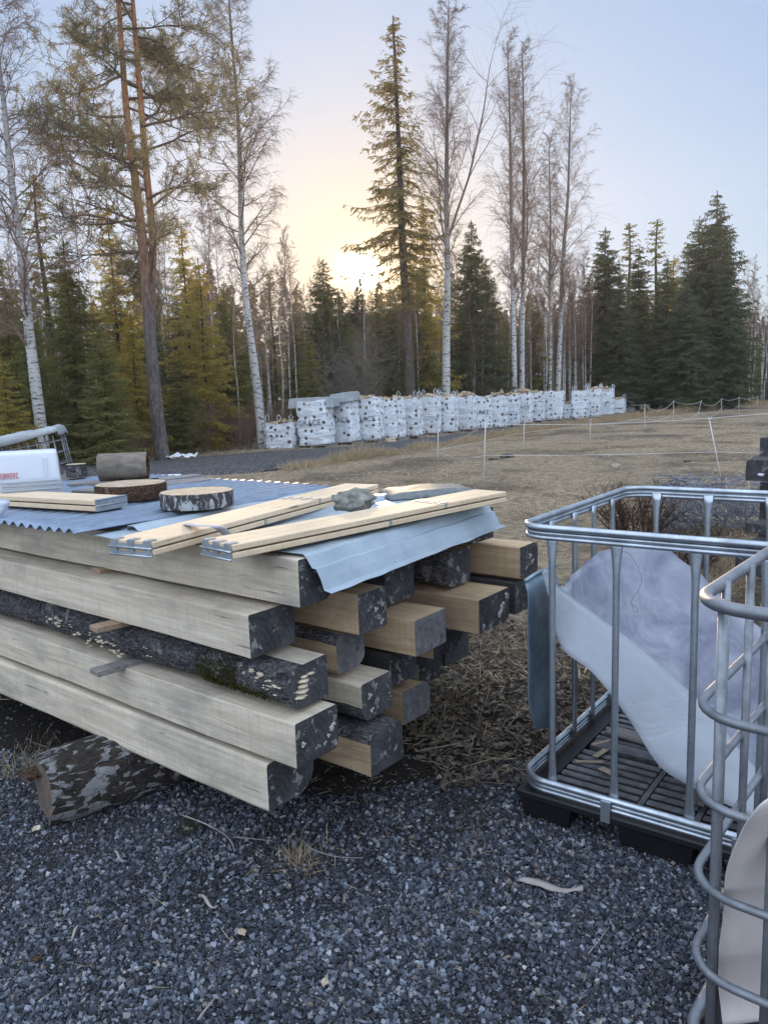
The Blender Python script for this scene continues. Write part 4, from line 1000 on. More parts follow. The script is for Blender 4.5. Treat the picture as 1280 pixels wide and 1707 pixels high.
# ------------------------------------------------------------------ timber pile
PR = math.atan2(-.628, .778)              # local x runs along the beams towards their near ends
PO = Vector((-.43, 2.45, 0)); PX = Vector((.778, -.628, 0)).normalized(); PY = Vector((.628, .778, 0)).normalized()
def pw(x, y, z=0): return PO+PX*x+PY*y+Vector((0, 0, z))
def beam(label, x, y, z, wd, h, L=3.9, mats=None, ch=(.004, .004, .004, .004), yaw=0, seed=0, roundy=0, bark=(0, 0, 0, 0), endtilt=0, name='timber_beam'):
    """ch: corner chamfers at (camera bottom, camera top, inner top, inner bottom); bark: same corners carry bark"""
    if mats is None: mats = [M['beam'], M['end'], M['bark']]
    c0, c1, c2, c3 = ch
    prof = []
    def arc(cx, cy, r, a0, a1, n_, bk):
        for i in range(n_+1):
            a = a0+(a1-a0)*i/n_; prof.append((cx+r*math.cos(a), cy+r*math.sin(a), bool(bk)))
    nA = lambda c: 5 if c > .03 else 2
    arc(wd-c3, c3, c3, -math.pi/2, 0, nA(c3), bark[3]); arc(wd-c2, h-c2, c2, 0, math.pi/2, nA(c2), bark[2])
    arc(c1, h-c1, c1, math.pi/2, math.pi, nA(c1), bark[1]); arc(c0, c0, c0, math.pi, 1.5*math.pi, nA(c0), bark[0])
    n_ = len(prof); seg = int(L/.09); mb = MB(); vs = []
    for i in range(seg+1):
        xx = -L*i/seg
        for (a, b_, bk) in prof:
            k = 1.0
            nn = noise.noise(Vector((xx*1.1+seed, a*3, b_*3)))*.006+noise.noise(Vector((xx*6+seed, a*12, b_*12)))*(.010 if bk else .0015)
            cy, cz = a-wd/2, b_-h/2
            vs.append((xx+(-endtilt*(b_/h)+.006*noise.noise(Vector((a*20, b_*20, seed))) if i == 0 else 0), a+nn*np.sign(cy)+.006*math.sin(xx*1.3+seed), b_+nn*np.sign(cz)*.6))
    fs = []; ms = []
    for i in range(seg):
        for k in range(n_):
            j = (k+1) % n_; fs.append((i*n_+k, (i+1)*n_+k, (i+1)*n_+j, i*n_+j)); ms.append(2 if prof[k][2] and prof[j][2] else 0)
    fs.append(tuple(range(n_))); ms.append(1); fs.append(tuple(seg*n_+k for k in range(n_-1, -1, -1))); ms.append(1)
    mb.v = vs; mb.f = fs; mb.m = ms; mb.sm = [m_ == 2 for m_ in ms]
    p = pw(x, y, z); o = mb.build(name, mats, None, p, PR+R(yaw))
    return tag(o, label, 'timber beam')
mf = [M['beamfresh'], M['end'], M['bark']]; B1 = (1, 0, 0, 1)
# layer 1..5 : z, heights
beam('lowest long pale beam at the camera side of the pile', 0, 0, .25, .23, .175, ch=(.012, .010, .012, .10), bark=(0, 0, 0, 1), seed=1)
beam('short ended beam in the bottom layer, second from the camera side', .13, .39, .25, .20, .16, mats=mf, ch=(.004, .035, .03, .01), bark=(0, 1, 1, 0), seed=2, yaw=1)
beam('bottom layer beam with dark end, third from the camera side', -.06, .84, .24, .20, .15, mats=[M['beamfresh'], M['endlight'], M['bark']], seed=3, ch=(.004, .004, .05, .05), bark=(0, 0, 1, 1), yaw=-1)
beam('bottom layer beam lying deep in shade near the back', -.25, 1.22, .25, .2, .16, seed=4, ch=(.004, .05, .05, .01), bark=(0, 1, 1, 0))
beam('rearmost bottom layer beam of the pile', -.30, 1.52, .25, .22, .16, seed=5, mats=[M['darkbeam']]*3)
beam('second lowest pale beam at the camera side, its end carrying small white fungi', .14, .015, .447, .20, .155, seed=6, ch=(.004, .004, .01, .02))
beam('grey topped beam with a mottled flaking end in the second layer', .08, .41, .445, .19, .145, seed=7, mats=[M['beam'], M['end'], M['bark']], ch=(.05, .01, .01, .02), bark=(1, 0, 0, 0), yaw=1.5)
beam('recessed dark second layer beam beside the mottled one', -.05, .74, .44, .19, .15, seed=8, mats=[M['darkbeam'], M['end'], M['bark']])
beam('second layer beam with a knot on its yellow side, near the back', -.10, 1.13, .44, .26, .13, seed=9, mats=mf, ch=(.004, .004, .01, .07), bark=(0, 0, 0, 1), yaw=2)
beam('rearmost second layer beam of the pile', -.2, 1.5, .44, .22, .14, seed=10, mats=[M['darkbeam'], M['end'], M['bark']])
fl = beam('bark covered log beam with moss and bracket fungi between the pale beams', .10, .035, .622, .19, .15, seed=11, mats=[M['beam'], M['end'], M['bark']], ch=(.072, .068, .008, .008), bark=(1, 1, 0, 0))
beam('rounded end beam in the third layer behind the bark covered log', .0, .38, .622, .165, .15, seed=12, mats=[M['beamfresh'], M['endlight'], M['bark']], ch=(.02, .035, .065, .065), bark=(0, 1, 0, 0), yaw=.5)
beam('third layer beam with flat pale top and grey rough end in the middle of the pile', .12, .70, .622, .22, .145, seed=13, mats=[M['beamfresh'], M['endlight'], M['bark']], yaw=2)
beam('big third layer beam with a wide pale top near the back', .18, 1.07, .622, .27, .15, seed=14, mats=mf, ch=(.004, .004, .01, .05), bark=(0, 0, 0, 1), yaw=1)
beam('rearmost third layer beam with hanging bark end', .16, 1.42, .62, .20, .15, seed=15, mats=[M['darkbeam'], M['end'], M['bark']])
beam('fourth layer long pale beam at the camera side with a clean dark end', -.03, -.005, .795, .21, .15, seed=16)
beam('fresh yellow beam end under the white sheet with dark drips', .10, .40, .79, .16, .15, seed=17, mats=mf)
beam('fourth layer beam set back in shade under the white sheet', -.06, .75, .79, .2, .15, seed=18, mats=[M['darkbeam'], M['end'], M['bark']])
beam('bark sided fourth layer beam with fungi under the white sheet', .0, 1.11, .79, .19, .16, seed=19, mats=[M['beamfresh'], M['end'], M['bark']], ch=(.05, .06, .004, .004), bark=(1, 1, 0, 0), yaw=1)
beam('rearmost fourth layer beam with pale top poking out farthest right', .18, 1.43, .79, .17, .145, seed=20, mats=mf, ch=(.004, .004, .03, .01), yaw=1)
beam('topmost pale beam at the camera side, under the boards and sheet', .10, .10, .962, .17, .162, seed=21, ch=(.004, .004, .01, .06), bark=(0, 0, 0, 1))
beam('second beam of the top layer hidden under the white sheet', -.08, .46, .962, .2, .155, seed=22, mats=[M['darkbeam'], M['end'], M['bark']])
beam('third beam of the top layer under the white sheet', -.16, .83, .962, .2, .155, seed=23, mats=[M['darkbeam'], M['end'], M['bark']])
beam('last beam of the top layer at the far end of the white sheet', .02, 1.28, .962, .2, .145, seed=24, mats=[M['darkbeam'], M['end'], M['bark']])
# fungi and moss grow on the bark covered beam
def fungi(parent, spots, seed):
    for i, (x, y, z, s) in enumerate(spots):
        mb = MB(); rr = random.Random(seed+i)
        for k in range(rr.randint(2, 4)):
            blob(mb, (x+rr.uniform(-.025, .025), y-.006, z+rr.uniform(-.02, .02)), (s*rr.uniform(.7, 1.2), s*.8, s*.28), seed+i*3+k, 0, 2, .5)
        mb.build('bracket_fungus', M['fungus'], parent)
rf = random.Random(77); sp_ = []
for (xc, zc, n_, sx_) in ((-1.46, .085, 9, .07), (-1.22, .045, 7, .08), (-1.02, .038, 6, .06), (-.80, .075, 1, .02), (-.15, .10, 6, .07), (-.10, .07, 3, .04)):
    for k in range(n_): sp_.append((xc+rf.gauss(0, sx_*.7), .003, zc+rf.gauss(0, .014), rf.uniform(.006, .013)))
fungi(fl, sp_, 40)
for k, (yy, zz, s) in enumerate([(.045, .045, .022), (.05, .062, .024), (.055, .078, .022), (.06, .095, .02), (.065, .108, .014), (.095, .11, .014)]):
    mb = MB(); blob(mb, (.008, yy, zz), (s*.7, s*1.1, s*.3), k+60, 0, 2, .4); mb.build('bracket_fungus', M['fungus'], fl)
def mossmesh(x0, x1, zc, w_, seed, n_=900):
    rg = np.random.default_rng(seed); x = rg.uniform(x0, x1, n_); a = rg.normal(zc, w_, n_); 
    # follows the rounded bark side
    z = np.clip(a, .01, .14); dep = .072-np.sqrt(np.maximum(0, .072**2-(z-.072)**2*.98)); dep = np.where(z > .072, np.maximum(0, .068-np.sqrt(np.maximum(0, .068**2-(np.clip(z-.082, 0, 1))**2))), dep)
    P_ = np.stack([x, dep-.004, z], 1); d = rg.normal(0, 1, (n_, 3)); d[:, 1] = -abs(d[:, 1]); d /= np.linalg.norm(d, axis=1, keepdims=True)
    return P_, d*rg.uniform(.006, .016, (n_, 1)), rg.uniform(.004, .009, n_)
P_, d_, w_ = mossmesh(-.48, -.26, .08, .028, 1); P2, d2, w2 = mossmesh(-.46, -.12, .03, .014, 2, 800)
tag(linkm('moss', quads_mesh('moss', np.concatenate([P_, P2]), np.concatenate([d_, d2]), np.concatenate([w_, w2]), [M['moss']]), fl), kind='stuff')
# fungi on ends of other beams
bb = {o.get('label', ''): o for o in col.objects if o.name.startswith('timber_beam')}
def endfungi(key, spots):
    o = [v for k, v in bb.items() if key in k][0]
    for k, (yy, zz, s) in enumerate(spots):
        mb = MB(); [blob(mb, (.004, yy+s*.5*math.cos(q*2.1), zz+s*.5*math.sin(q*2.1+k)), (s*.22, s*.55, s*.38), k*7+q+80+len(key), 0, 2, 1.1) for q in range(3)]; mb.build('bracket_fungus', M['fungusgrey'], o)
endfungi('second lowest', [(.03, .075, .012), (.17, .085, .018), (.13, .04, .008), (.15, .06, .008)])
endfungi('fresh yellow', [(.09, .075, .012), (.13, .085, .01), (.12, .02, .012)])
endfungi('mottled flaking', [(.05, .09, .014), (.06, .03, .012), (.09, .12, .008)])
endfungi('wide pale top', [(.04, .03, .012), (.18, .05, .022), (.20, .08, .02), (.24, .12, .015)])
endfungi('poking out', [(.10, .09, .015), (.12, .06, .014), (.06, .04, .010)])
# spacers between the layers
for i, (u, v, z, lab, yw) in enumerate([(160, 955, .948, 'brown spacer block under the topmost pale beam', 8), (156, 1052, .775, 'spacer stick poking out over the bark covered log', 14), (157, 1125, .601, 'grey spacer stick poking out below the bark covered log', 10)]):
    p = pz(u, v, z); mb = MB(); mb.box((-.035, 0, -.004 if i else -.008), (.035, 1.4, .019), ch=.003)
    o = mb.build('spacer_stick', M['sticker'] if i != 2 else M['boardgrey'], None, (p[0], p[1], z), PR+R(yw*-.6)); tag(o, lab, 'spacer')
for i, (x, z) in enumerate([]):
    mb = MB(); mb.box((-.03, .03, 0), (.03, 1.7, .017), ch=.002); o = mb.build('spacer_stick', M['sticker'], None, pw(x, 0, z), PR); tag(o, 'thin wooden spacer stick hidden between the beam layers', 'spacer', 'spacer sticks hidden in the pile')
# carrying logs
def roughlog(name, label, p, dirv, L, r, m, mc, seed, sq=.75, cat='log', flat=True):
    d = Vector(dirv).normalized(); s_ = d.cross(Vector((0, 0, 1))).normalized(); mb = MB(); n_ = 22; sg = 26; vs = []
    for i in range(sg+1):
        for k in range(n_):
            a = 2*math.pi*k/n_; rr = r*(1+.10*noise.noise(Vector((math.cos(a)*1.5+seed, math.sin(a)*1.5, i*L/sg*3)))+.05*noise.noise(Vector((math.cos(a)*6+seed, math.sin(a)*6, i*L/sg*14))))
            if i in (0, sg): rr *= .95
            c_, s2 = math.cos(a), math.sin(a); k4 = (abs(c_)**3.2+abs(s2)**3.2)**(-1/3.2) if sq else 1
            vs.append(Vector((0, 0, r*.95))+d*(L*i/sg+(.02*noise.noise(Vector((a, seed, 0))) if i in (0, sg) else 0))+s_*c_*rr*k4+Vector((0, 0, 1))*s2*rr*k4*.92)
    mb.add(vs, [(i*n_+k, i*n_+(k+1) % n_, (i+1)*n_+(k+1) % n_, (i+1)*n_+k) for i in range(sg) for k in range(n_)], 0, True)
    mb.add([vs[k] for k in range(n_)], [tuple(range(n_-1, -1, -1))], 1); mb.add([vs[sg*n_+k] for k in range(n_)], [tuple(range(n_))], 1)
    # object frame follows the log so that bark runs lengthwise
    q = Matrix((d, s_.cross(Vector((0, 0, 1))) if False else s_, Vector((0, 0, 1)))).transposed()
    qi = q.inverted(); mb.v = [tuple(qi @ Vector(v)) for v in mb.v]
    o = mb.build(name, [m, mc]); o.matrix_world = Matrix.Translation(Vector(p)) @ q.to_4x4(); return tag(o, label, cat)
a = pz(96, 1392); 
rl = roughlog('support_log', 'rough flaky barked log on the gravel carrying the beams', (a[0]-.085, a[1]+.10, 0), (.80, .60, 0), 1.62, .142, M['flaky'], M['logend'], 3)
mb = MB(); 
for k in range(7): 
    x0 = -.03+.012*k; mb.box((x0, -.13+.02*(k % 3), .17+.012*(k % 4)), (x0+.16-.02*k, -.05+.03*(k % 3), .185+.012*(k % 4)), 0, Matrix.Rotation(R(6*k-15), 4, 'Z'), .002)
mb.build('loose_bark', M['stumpbark'], rl)
False and roughlog('support_log', 'support log under the hidden left end of the pile', tuple(pw(-3.0, -.2, 0)), (.62, .78, 0), 2.2, .128, M['barklog'], M['end'], 9)

# ------------------------------------------------------------------ on top of the pile
ZT = 1.125
# white trapezoid roofing sheet: ridges run along PY, one edge curls down over the beam ends
def prof_white():
    pts = []
    xs = -.95
    def add(x, z): pts.append((x, z))
    add(-1.05, 0)
    for k in range(2):
        x0 = -.92+k*.42; add(x0, 0); add(x0+.02, .022); add(x0+.05, .022); add(x0+.07, 0); add(x0+.2, .002)
    add(-.03, .002); add(.090, .0); add(.106, -.008); add(.128, -.052); add(.140, -.055); add(.158, -.098); add(.166, -.122); add(.170, -.134); add(.205, -.140)
    return pts
pr = prof_white(); P = []
for j in range(41):
    t = j/40; row = []
    for k, (x, z) in enumerate(pr):
        dz = .004*noise.noise(Vector((x*3, t*9, 0)))+(.0025*noise.noise(Vector((x*4, t*16, 2))) if x > .05 else 0)
        x2 = x+(.004*noise.noise(Vector((t*9, 1, z*8))) if x > .05 else 0)-.10*t*(1 if x > -.1 else .8)
        droop = 1-.12*t
        row.append(tuple(pw(x2, .145+t*1.30+.02*max(0, x)+(.02*noise.noise(Vector((x*14, j, 0))) if j in (0,) else 0), ZT+.010+z*droop*.86+dz)))
    P.append(row)
mb = MB(); mb.grid(P, smooth=False)
tag(mb.build('roofing_sheet', M['whitesheet'], solid=.0015), 'smooth grey white roofing sheet bent down over the beam ends', 'roofing sheet')
# left corrugated sheet
P = []
for j in range(31):
    t = j/30; row = []
    for i in range(241):
        x = -2.9+i/240*1.97; ph = i/240*1.97/.076*2*math.pi
        yy = -.075+t*1.52+.035*max(0, t-.0)*0
        zz = ZT+.026+.0105*math.sin(ph)+.004*noise.noise(Vector((x*3, t*4, 1)))+.03*(t**2)*.3+.018*max(0, (x+1.25))*(1-t)*1.3
        row.append(tuple(pw(x-.05*t+(.03*t), yy, zz)))
    P.append(row)
mb = MB(); mb.grid(P); tag(mb.build('corrugated_sheet', M['corr'], solid=.0012), 'blue grey corrugated steel sheet with wavy front edge on the pile', 'corrugated sheet')
mb = MB(); P = []
for j in range(13):
    P.append([tuple(pw(-.97+.50*i/12-.05*(j/12), .0+j/12*1.5, ZT+.006+.004*noise.noise(Vector((i*.3, j*.4, 0)))+(.020 if i == 6 else 0))) for i in range(13)])
mb.grid(P); tag(mb.build('flat_sheet', M['whitesheet'], solid=.0015), 'flat grey sheet lying under the left long boards', 'metal sheet')
# pallet collars (folded hinged boards)
def collar(label, a, b_, z, wd, brk, th=.020, side=1, strap=None, hinge_far=True):
    """a: near right bottom corner, b_: far right bottom corner (xy)"""
    a = Vector((a[0], a[1], z)); b_ = Vector((b_[0], b_[1], z)); d = (b_-a); L = d.length; ang = math.atan2(d.y, d.x)
    o = empty('folded_pallet_collar', label, 'pallet collar', a, ang)
    rr = random.Random(int(L*1000))
    for lay in range(2):
        z0 = lay*(th+.006); x = 0.0
        cuts = [0, brk[lay], L]
        for k in range(2):
            mb = MB(); mb.box((cuts[k]+.002, 0, z0), (cuts[k+1]-.004, wd*side, z0+th) if side > 0 else (cuts[k+1]-.004, 0, z0+th), ch=.0025) if side > 0 else None
            mb.build('board', M['board'], o)
        # hinge bands over near end
        mb = MB(); 
        mb.box((-.0035, .006, z0-.001), (-.0005, wd-.006, z0+th*.55)); 
        for k in range(3): y0 = .012+k*(wd-.05)/2; mb.box((-.006, y0, z0+th*.15), (.0, y0+.026, z0+th+.003)); mb.box((0, y0, z0+th+.0015), (.034, y0+.026, z0+th+.004))
        mb.tube([(-.007, .002, z0-.002), (-.007, wd-.002, z0-.002)], .004, 6)
        mb.build('hinge', M['hinge'], o)
        mb = MB(); xb = brk[lay]
        for k in range(4): y0 = .01+k*(wd-.045)/3; mb.box((xb-.03, y0, z0+th+.0012), (xb+.035, y0+.022, z0+th+.003))
        mb.box((xb-.006, -.0025, z0+.002), (xb+.006, .002, z0+th+.002))
        mb.build('hinge', M['hinge'], o)
    return o
Z0 = ZT+.040
def xy(u, v, z): p = pz(u, v, z); return (p[0], p[1])
def collar_px(label, nr, fr, nl, z, brk, **kw):
    a = xy(*nr, z); b_ = xy(*fr, z); c = xy(*nl, z)
    d = Vector((b_[0]-a[0], b_[1]-a[1])).normalized(); n_ = Vector((-d.y, d.x)); wd = abs((Vector(c)-Vector(a)).dot(n_)); wd = min(max(wd, .16), .2)
    return collar(label, a, b_, z, wd, brk, **kw)
ca = collar_px('left folded pallet collar with toothed hinge plates, crossing under a grey strap', (257, 927), (632, 822), (184, 921), Z0-.014, (.62, 1.03))
cb = collar_px('right folded pallet collar, nearest the white roofing sheet', (389, 933), (845, 836), (323, 925), Z0-.014, (.72, 1.05))
cc = collar_px('folded pallet collar lying left on the corrugated sheet', (165, 853), (209+100, 848-70), (0, 848), ZT+.052, (.05, .06)) if False else None
# collar C runs to the left out of the picture: its end faces right
pC = xy(160, 853, ZT+.045); pL = xy(0, 843, ZT+.045)
d = Vector((pL[0]-pC[0], pL[1]-pC[1])); ang = math.atan2(d.y, d.x); oc = empty('folded_pallet_collar', 'folded pallet collar lying left on the corrugated sheet', 'pallet collar', (pC[0], pC[1], ZT+.045), ang)
for lay in range(2):
    mb = MB(); mb.box((.0, -.185, lay*.028), (1.15, 0, lay*.028+.022), ch=.0025); mb.build('board', M['board'], oc)
    mb = MB(); mb.box((-.004, -.185, lay*.028-.001), (-.0005, .0, lay*.028+.020)); mb.box((-.004, -.185, lay*.028+.0225), (.02, -.01, lay*.028+.0245)); mb.tube([(-.006, -.18, lay*.028+.024), (-.006, 0, lay*.028+.024)], .003, 6); mb.build('hinge', M['hinge'], oc)
# straps
def ribbon(label, pts, w_, wd_dir, name='strap', mat='strap'):
    mb = MB(); P = []; n_ = len(pts)
    for i in range(n_-1):
        for k in range(6):
            t = k/6; p0, p1, p2, p3 = [Vector(pts[min(max(i+q, 0), n_-1)]) for q in (-1, 0, 1, 2)]
            c = .5*((2*p1)+(p2-p0)*t+(2*p0-5*p1+4*p2-p3)*t*t+(3*p1-p0-3*p2+p3)*t**3); P.append([tuple(c-Vector(wd_dir)*w_/2), tuple(c+Vector(wd_dir)*w_/2)])
    mb.grid(P); o = mb.build(name, M[mat], solid=.0015); return tag(o, label, 'strap')
s1 = Vector(pz(330, 876, Z0+.05)); s2 = Vector(pz(362, 878, Z0+.05)); s3 = Vector(pz(381, 893, Z0-.0)); s0 = Vector(pz(312, 873, Z0+.035))
ribbon('short grey plastic strap bent over the left pallet collar', [s0, s1, s2, s3], .035, (PX*.3+PY*.9).normalized())
s1 = Vector(pz(-6, 832, ZT+.11)); s2 = Vector(pz(7, 836, ZT+.105)); s3 = Vector(pz(4, 848, ZT+.075))
ribbon('pale strap hanging over the collar at the left edge', [s1, s2, s3, s3+Vector((-.02, -.02, -.03))], .05, (PX*.2+PY*.95).normalized())
# rock and cover
mb = MB(); p = pz(590, 853, ZT+.045); blob(mb, (0, 0, .036), (.085, .05, .042), 8, 0, 4, .55); tag(mb.build('rock', M['stone'], None, (p[0], p[1]+.04, ZT+.05), .2), 'rough grey rock weighing down the long boards', 'rock')
p = pz(715, 830, ZT+.01); P = []
for i in range(25):
    row = []
    for k in range(9):
        x = (i/24-.5)*.46; y = (k/8-.5)*.34; e = min(1, (1-abs(2*i/24-1))*5)*min(1, (1-abs(2*k/8-1))*4)
        row.append((x, y, .006+.030*e**.6*(1-.5*abs(i/24-.62))+.006*noise.noise(Vector((x*12, y*12, 0)))))
    P.append(row)
mb = MB(); mb.grid(P); tag(mb.build('plastic_tray', M['cover'], None, (p[0], p[1]+.12, ZT+.012), R(12), .004), 'clear grey plastic lid behind the right long boards', 'plastic lid')
# old grey planks at the back left
for i, (u0, v0, u1, v1, z, lab) in enumerate([(113, 813, 262, 806, ZT+.03, 'wet brown plank under the hollow log'), (238, 809, 340, 797, ZT+.03, 'grey plank right of the hollow log'), (258, 815, 352, 804, ZT+.028, 'short grey plank behind the birch slice'), (120, 824, 180, 826, ZT+.03, 'flat grey plank in front of the round pine slice')]):
    a = pz(u0, v0, z); b_ = pz(u1, v1, z); d = Vector(b_-a); mb = MB(); mb.box((0, 0, 0), (d.length, .13, .022), ch=.003)
    tag(mb.build('old_plank', M['boardgrey'], None, tuple(a), math.atan2(d.y, d.x)), lab, 'plank')
# slices
def slice_(label, u0, u1, vb, h, mb_mat, z, seed, ratio=1.0):
    a = pz(u0, vb-6, z); b_ = pz(u1, vb-6, z); r = float(np.linalg.norm(b_-a))/2; c = (a+b_)/2
    o = empty('log_slice', label, 'log slice', (c[0], c[1]+r*.35, z)); n_ = 48; vs = []
    for (zz, k) in ((0, .985), (h*.15, 1), (h*.5, 1.0), (h*.85, 1.0), (h, .985)):
        for i in range(n_):
            t = 2*math.pi*i/n_; rr = r*k*(1+.035*noise.noise(Vector((math.cos(t)*1.6+seed, math.sin(t)*1.6, 0)))+.018*noise.noise(Vector((math.cos(t)*8+seed, math.sin(t)*8, zz*30)))); vs.append((rr*math.cos(t), rr*math.sin(t), zz))
    mb = MB(); mb.add(vs, [(j*n_+i, j*n_+(i+1) % n_, (j+1)*n_+(i+1) % n_, (j+1)*n_+i) for j in range(4) for i in range(n_)], 0, True); mb.build('bark', mb_mat, o)
    mb = MB(); mb.add([(v[0]*.995, v[1]*.995, h-.001) for v in vs[4*n_:]], [tuple(range(n_))]); mb.add([(v[0]*.995, v[1]*.995, .001) for v in vs[4*n_:]], [tuple(range(n_-1, -1, -1))]); mb.build('cut_face', M['cut'], o); return o
slice_('round pine slice with reddish bark on the corrugated sheet', 162, 266, 838, .075, M['stumpbark'], ZT+.045, 1)
slice_('birch slice with black and white bark, right of the pine slice', 270, 381, 852, .070, M['slicebirch'], ZT+.045, 2)
# hollow log lying on its side
a = pz(163, 804, ZT+.053); b_ = pz(238, 806, ZT+.053); d = Vector(b_-a); L = .29; r = .083
o = empty('hollow_log', 'short thick hollow log lying on the planks, pale end to the right', 'log', tuple((a)), R(9)); mb = MB(); vs = []; n_ = 32
for i in range(13):
    for k in range(n_): t = 2*math.pi*k/n_; rr = r*(1+.03*noise.noise(Vector((math.cos(t)*2, math.sin(t)*2, i*.3)))); vs.append((L*i/12, rr*math.cos(t)+.09, r+rr*math.sin(t)))
mb.add(vs, [(i*n_+k, i*n_+(k+1) % n_, (i+1)*n_+(k+1) % n_, (i+1)*n_+k) for i in range(12) for k in range(n_)], 0, True); mb.add(vs[:n_], [tuple(range(n_))], 0); mb.build('bark', M['barrelbark'], o)
mb = MB(); inn = [(L, (v[1]-.09)*.62+.09, (v[2]-r)*.62+r) for v in vs[12*n_:]]; inb = [(L-.12, v[1], v[2]) for v in inn]
q = vs[12*n_:]+inn+inb; mb.add(q, [(k, (k+1) % n_, n_+(k+1) % n_, n_+k) for k in range(n_)]+[(n_+k, n_+(k+1) % n_, 2*n_+(k+1) % n_, 2*n_+k) for k in range(n_)]+[tuple(2*n_+k for k in range(n_))]); mb.build('hollow_end', M['stumpbark'], o)
# dark stump beside the crate
a = pz(124, 802, ZT+.03); mb = MB(); n_ = 24; vs = []
for zz, k in ((0, 1), (.03, 1.02), (.07, 1), (.085, .97)):
    for i in range(n_): t = 2*math.pi*i/n_; rr = .065*k*(1+.06*noise.noise(Vector((math.cos(t)*3, math.sin(t)*3, zz*20)))); vs.append((rr*math.cos(t), rr*math.sin(t), zz))
mb.add(vs, [(j*n_+i, j*n_+(i+1) % n_, (j+1)*n_+(i+1) % n_, (j+1)*n_+i) for j in range(3) for i in range(n_)], 0, True); mb.add(vs[3*n_:], [tuple(range(n_))], 1)
tag(mb.build('short_stump', [M['bark'], M['cut']], None, (a[0], a[1]+.06, ZT+.052)), 'small dark stump piece between the crate and the hollow log', 'stump')
for (u, v, z, L, lab) in ((145, 801, ZT+.03, .10, 'white foam piece left of the hollow log'), (242, 803, ZT+.02, .16, 'flat white foam piece right of the hollow log')):
    a = pz(u, v, z); mb = MB(); mb.box((0, 0, 0), (L, .1, .045 if L < .12 else .014), ch=.004); tag(mb.build('foam_piece', M['foam'], None, (a[0], a[1]+.2, z)), lab, 'foam')
# crates
def crate(label, u0, u1, vb, vt, z, dep, m, name, ribs):
    a = Vector(pz(u0, vb, z)); b_ = Vector(pz(u1, vb+1, z)); d = b_-a; L = d.length; ang = R(22)
    top = py(u1, vt, b_.y)[2]; h = top-z
    o = empty(name, label, 'crate', (b_.x, b_.y, z), ang)
    mb = MB(); n_ = 6; rc = .018
    # rounded shell, turned upside down: walls and roof
    prof = []
    for (cx, cy, a0) in ((-rc, rc, -90), (-rc, dep-rc, 0), (-L+rc, dep-rc, 90), (-L+rc, rc, 180)):
        for k in range(n_+1): t = R(a0+90*k/n_); prof.append((cx+rc*math.cos(t), cy+rc*math.sin(t)))
    m_ = len(prof); vs = []; lv = [(0, 1.0, 0), (h-.02, 0.985, 0), (h-.008, .98, .002), (h-.002, .97, .006), (h, .955, .011)]
    for (zz, s, ins) in lv:
        for (x, y) in prof: cx, cy = -L/2, dep/2; vs.append((cx+(x-cx)*(1-2*ins/L)-.012*(zz/h)*np.sign(x-cx), cy+(y-cy)*(1-2*ins/dep)+.008*(zz/h)*np.sign(cy-y), zz))
    mb.add(vs, [(j*m_+i, j*m_+(i+1) % m_, (j+1)*m_+(i+1) % m_, (j+1)*m_+i) for j in range(len(lv)-1) for i in range(m_)]+[tuple((len(lv)-1)*m_+k for k in range(m_))], 0, True)
    mb.build('shell', m, o)
    for r_ in ribs: mb = MB(); mb.box((-L+.01, -.006, h*r_), (-.008, -.0005, h*r_+.006), ch=.002) if r_ >= 0 else mb.box((r_, -.0045, .01), (r_+.012, .004, h-.03), ch=.002); mb.build('rib', m, o)
    return o, L, h, ang
o, L, h, ang = crate('large white plastic crate upside down with red number at the left edge', -130, 105, 822, 751, ZT+.06, .26, M['crate'], 'white_crate', [.18, .32, -.075])
tm = text_mesh('2656850', .034, .0012); tm.materials.append(M['red']); to = linkm('red_number', tm, o); to.matrix_local = Matrix.Translation((-.252, -.010, h*.50)) @ Matrix.Rotation(R(90), 4, 'X') @ Matrix.Rotation(R(180), 4, 'Z') @ Matrix.Diagonal((.86, 1.25, 1, 1))
crate('low milky plastic tray standing in front of the white crate', 32, 109, 825, 795, ZT+.062, .06, M['crateclear'], 'milky_tray', [.15, .4, .65, .85, -.03])

# ------------------------------------------------------------------ tilted tank cage by the wood (far left)
YF = 14.0; g = empty('tilted_tank_cage', 'old tilted tank cage with white plastic top at the wood edge on the left', 'tank cage', tuple(py(72, 790, YF)*np.array([1, 1, 0])+np.array([0, 0, 0.16])), 0)
g.rotation_euler = (0, R(-9), R(14)); Wc, Dc, Hc = 1.05, .9, 1.0
for i, z in enumerate([.0, .2, .4, .6, .8, 1.0]):
    mb = MB(); rc = .08; pts = []
    for (cx, cy, a0) in ((Wc/2-rc, -Dc/2+rc, -90), (Wc/2-rc, Dc/2-rc, 0), (-Wc/2+rc, Dc/2-rc, 90), (-Wc/2+rc, -Dc/2+rc, 180)):
        for k in range(4): t = R(a0+30*k); pts.append((cx+rc*math.cos(t), cy+rc*math.sin(t), z))
    mb.tube(pts, .011, 6, closed=True); mb.build('ring_bar', M['galvdull'], g)
for sx in range(7):
    for sy in (-1, 1):
        mb = MB(); x = -Wc/2+.1+sx*(Wc-.2)/6; mb.tube([(x, sy*(Dc/2+.012), 0), (x+.02, sy*(Dc/2+.012), 1.0)], .010, 6); mb.build('upright_bar', M['galvdull'], g)
for sy in range(3):
    for sx in (-1, 1):
        mb = MB(); y = -Dc/2+.2+sy*(Dc-.4)/2; mb.tube([(sx*(Wc/2+.012), y, 0), (sx*(Wc/2+.012), y, 1.0)], .010, 6); mb.build('upright_bar', M['galvdull'], g)
P = []
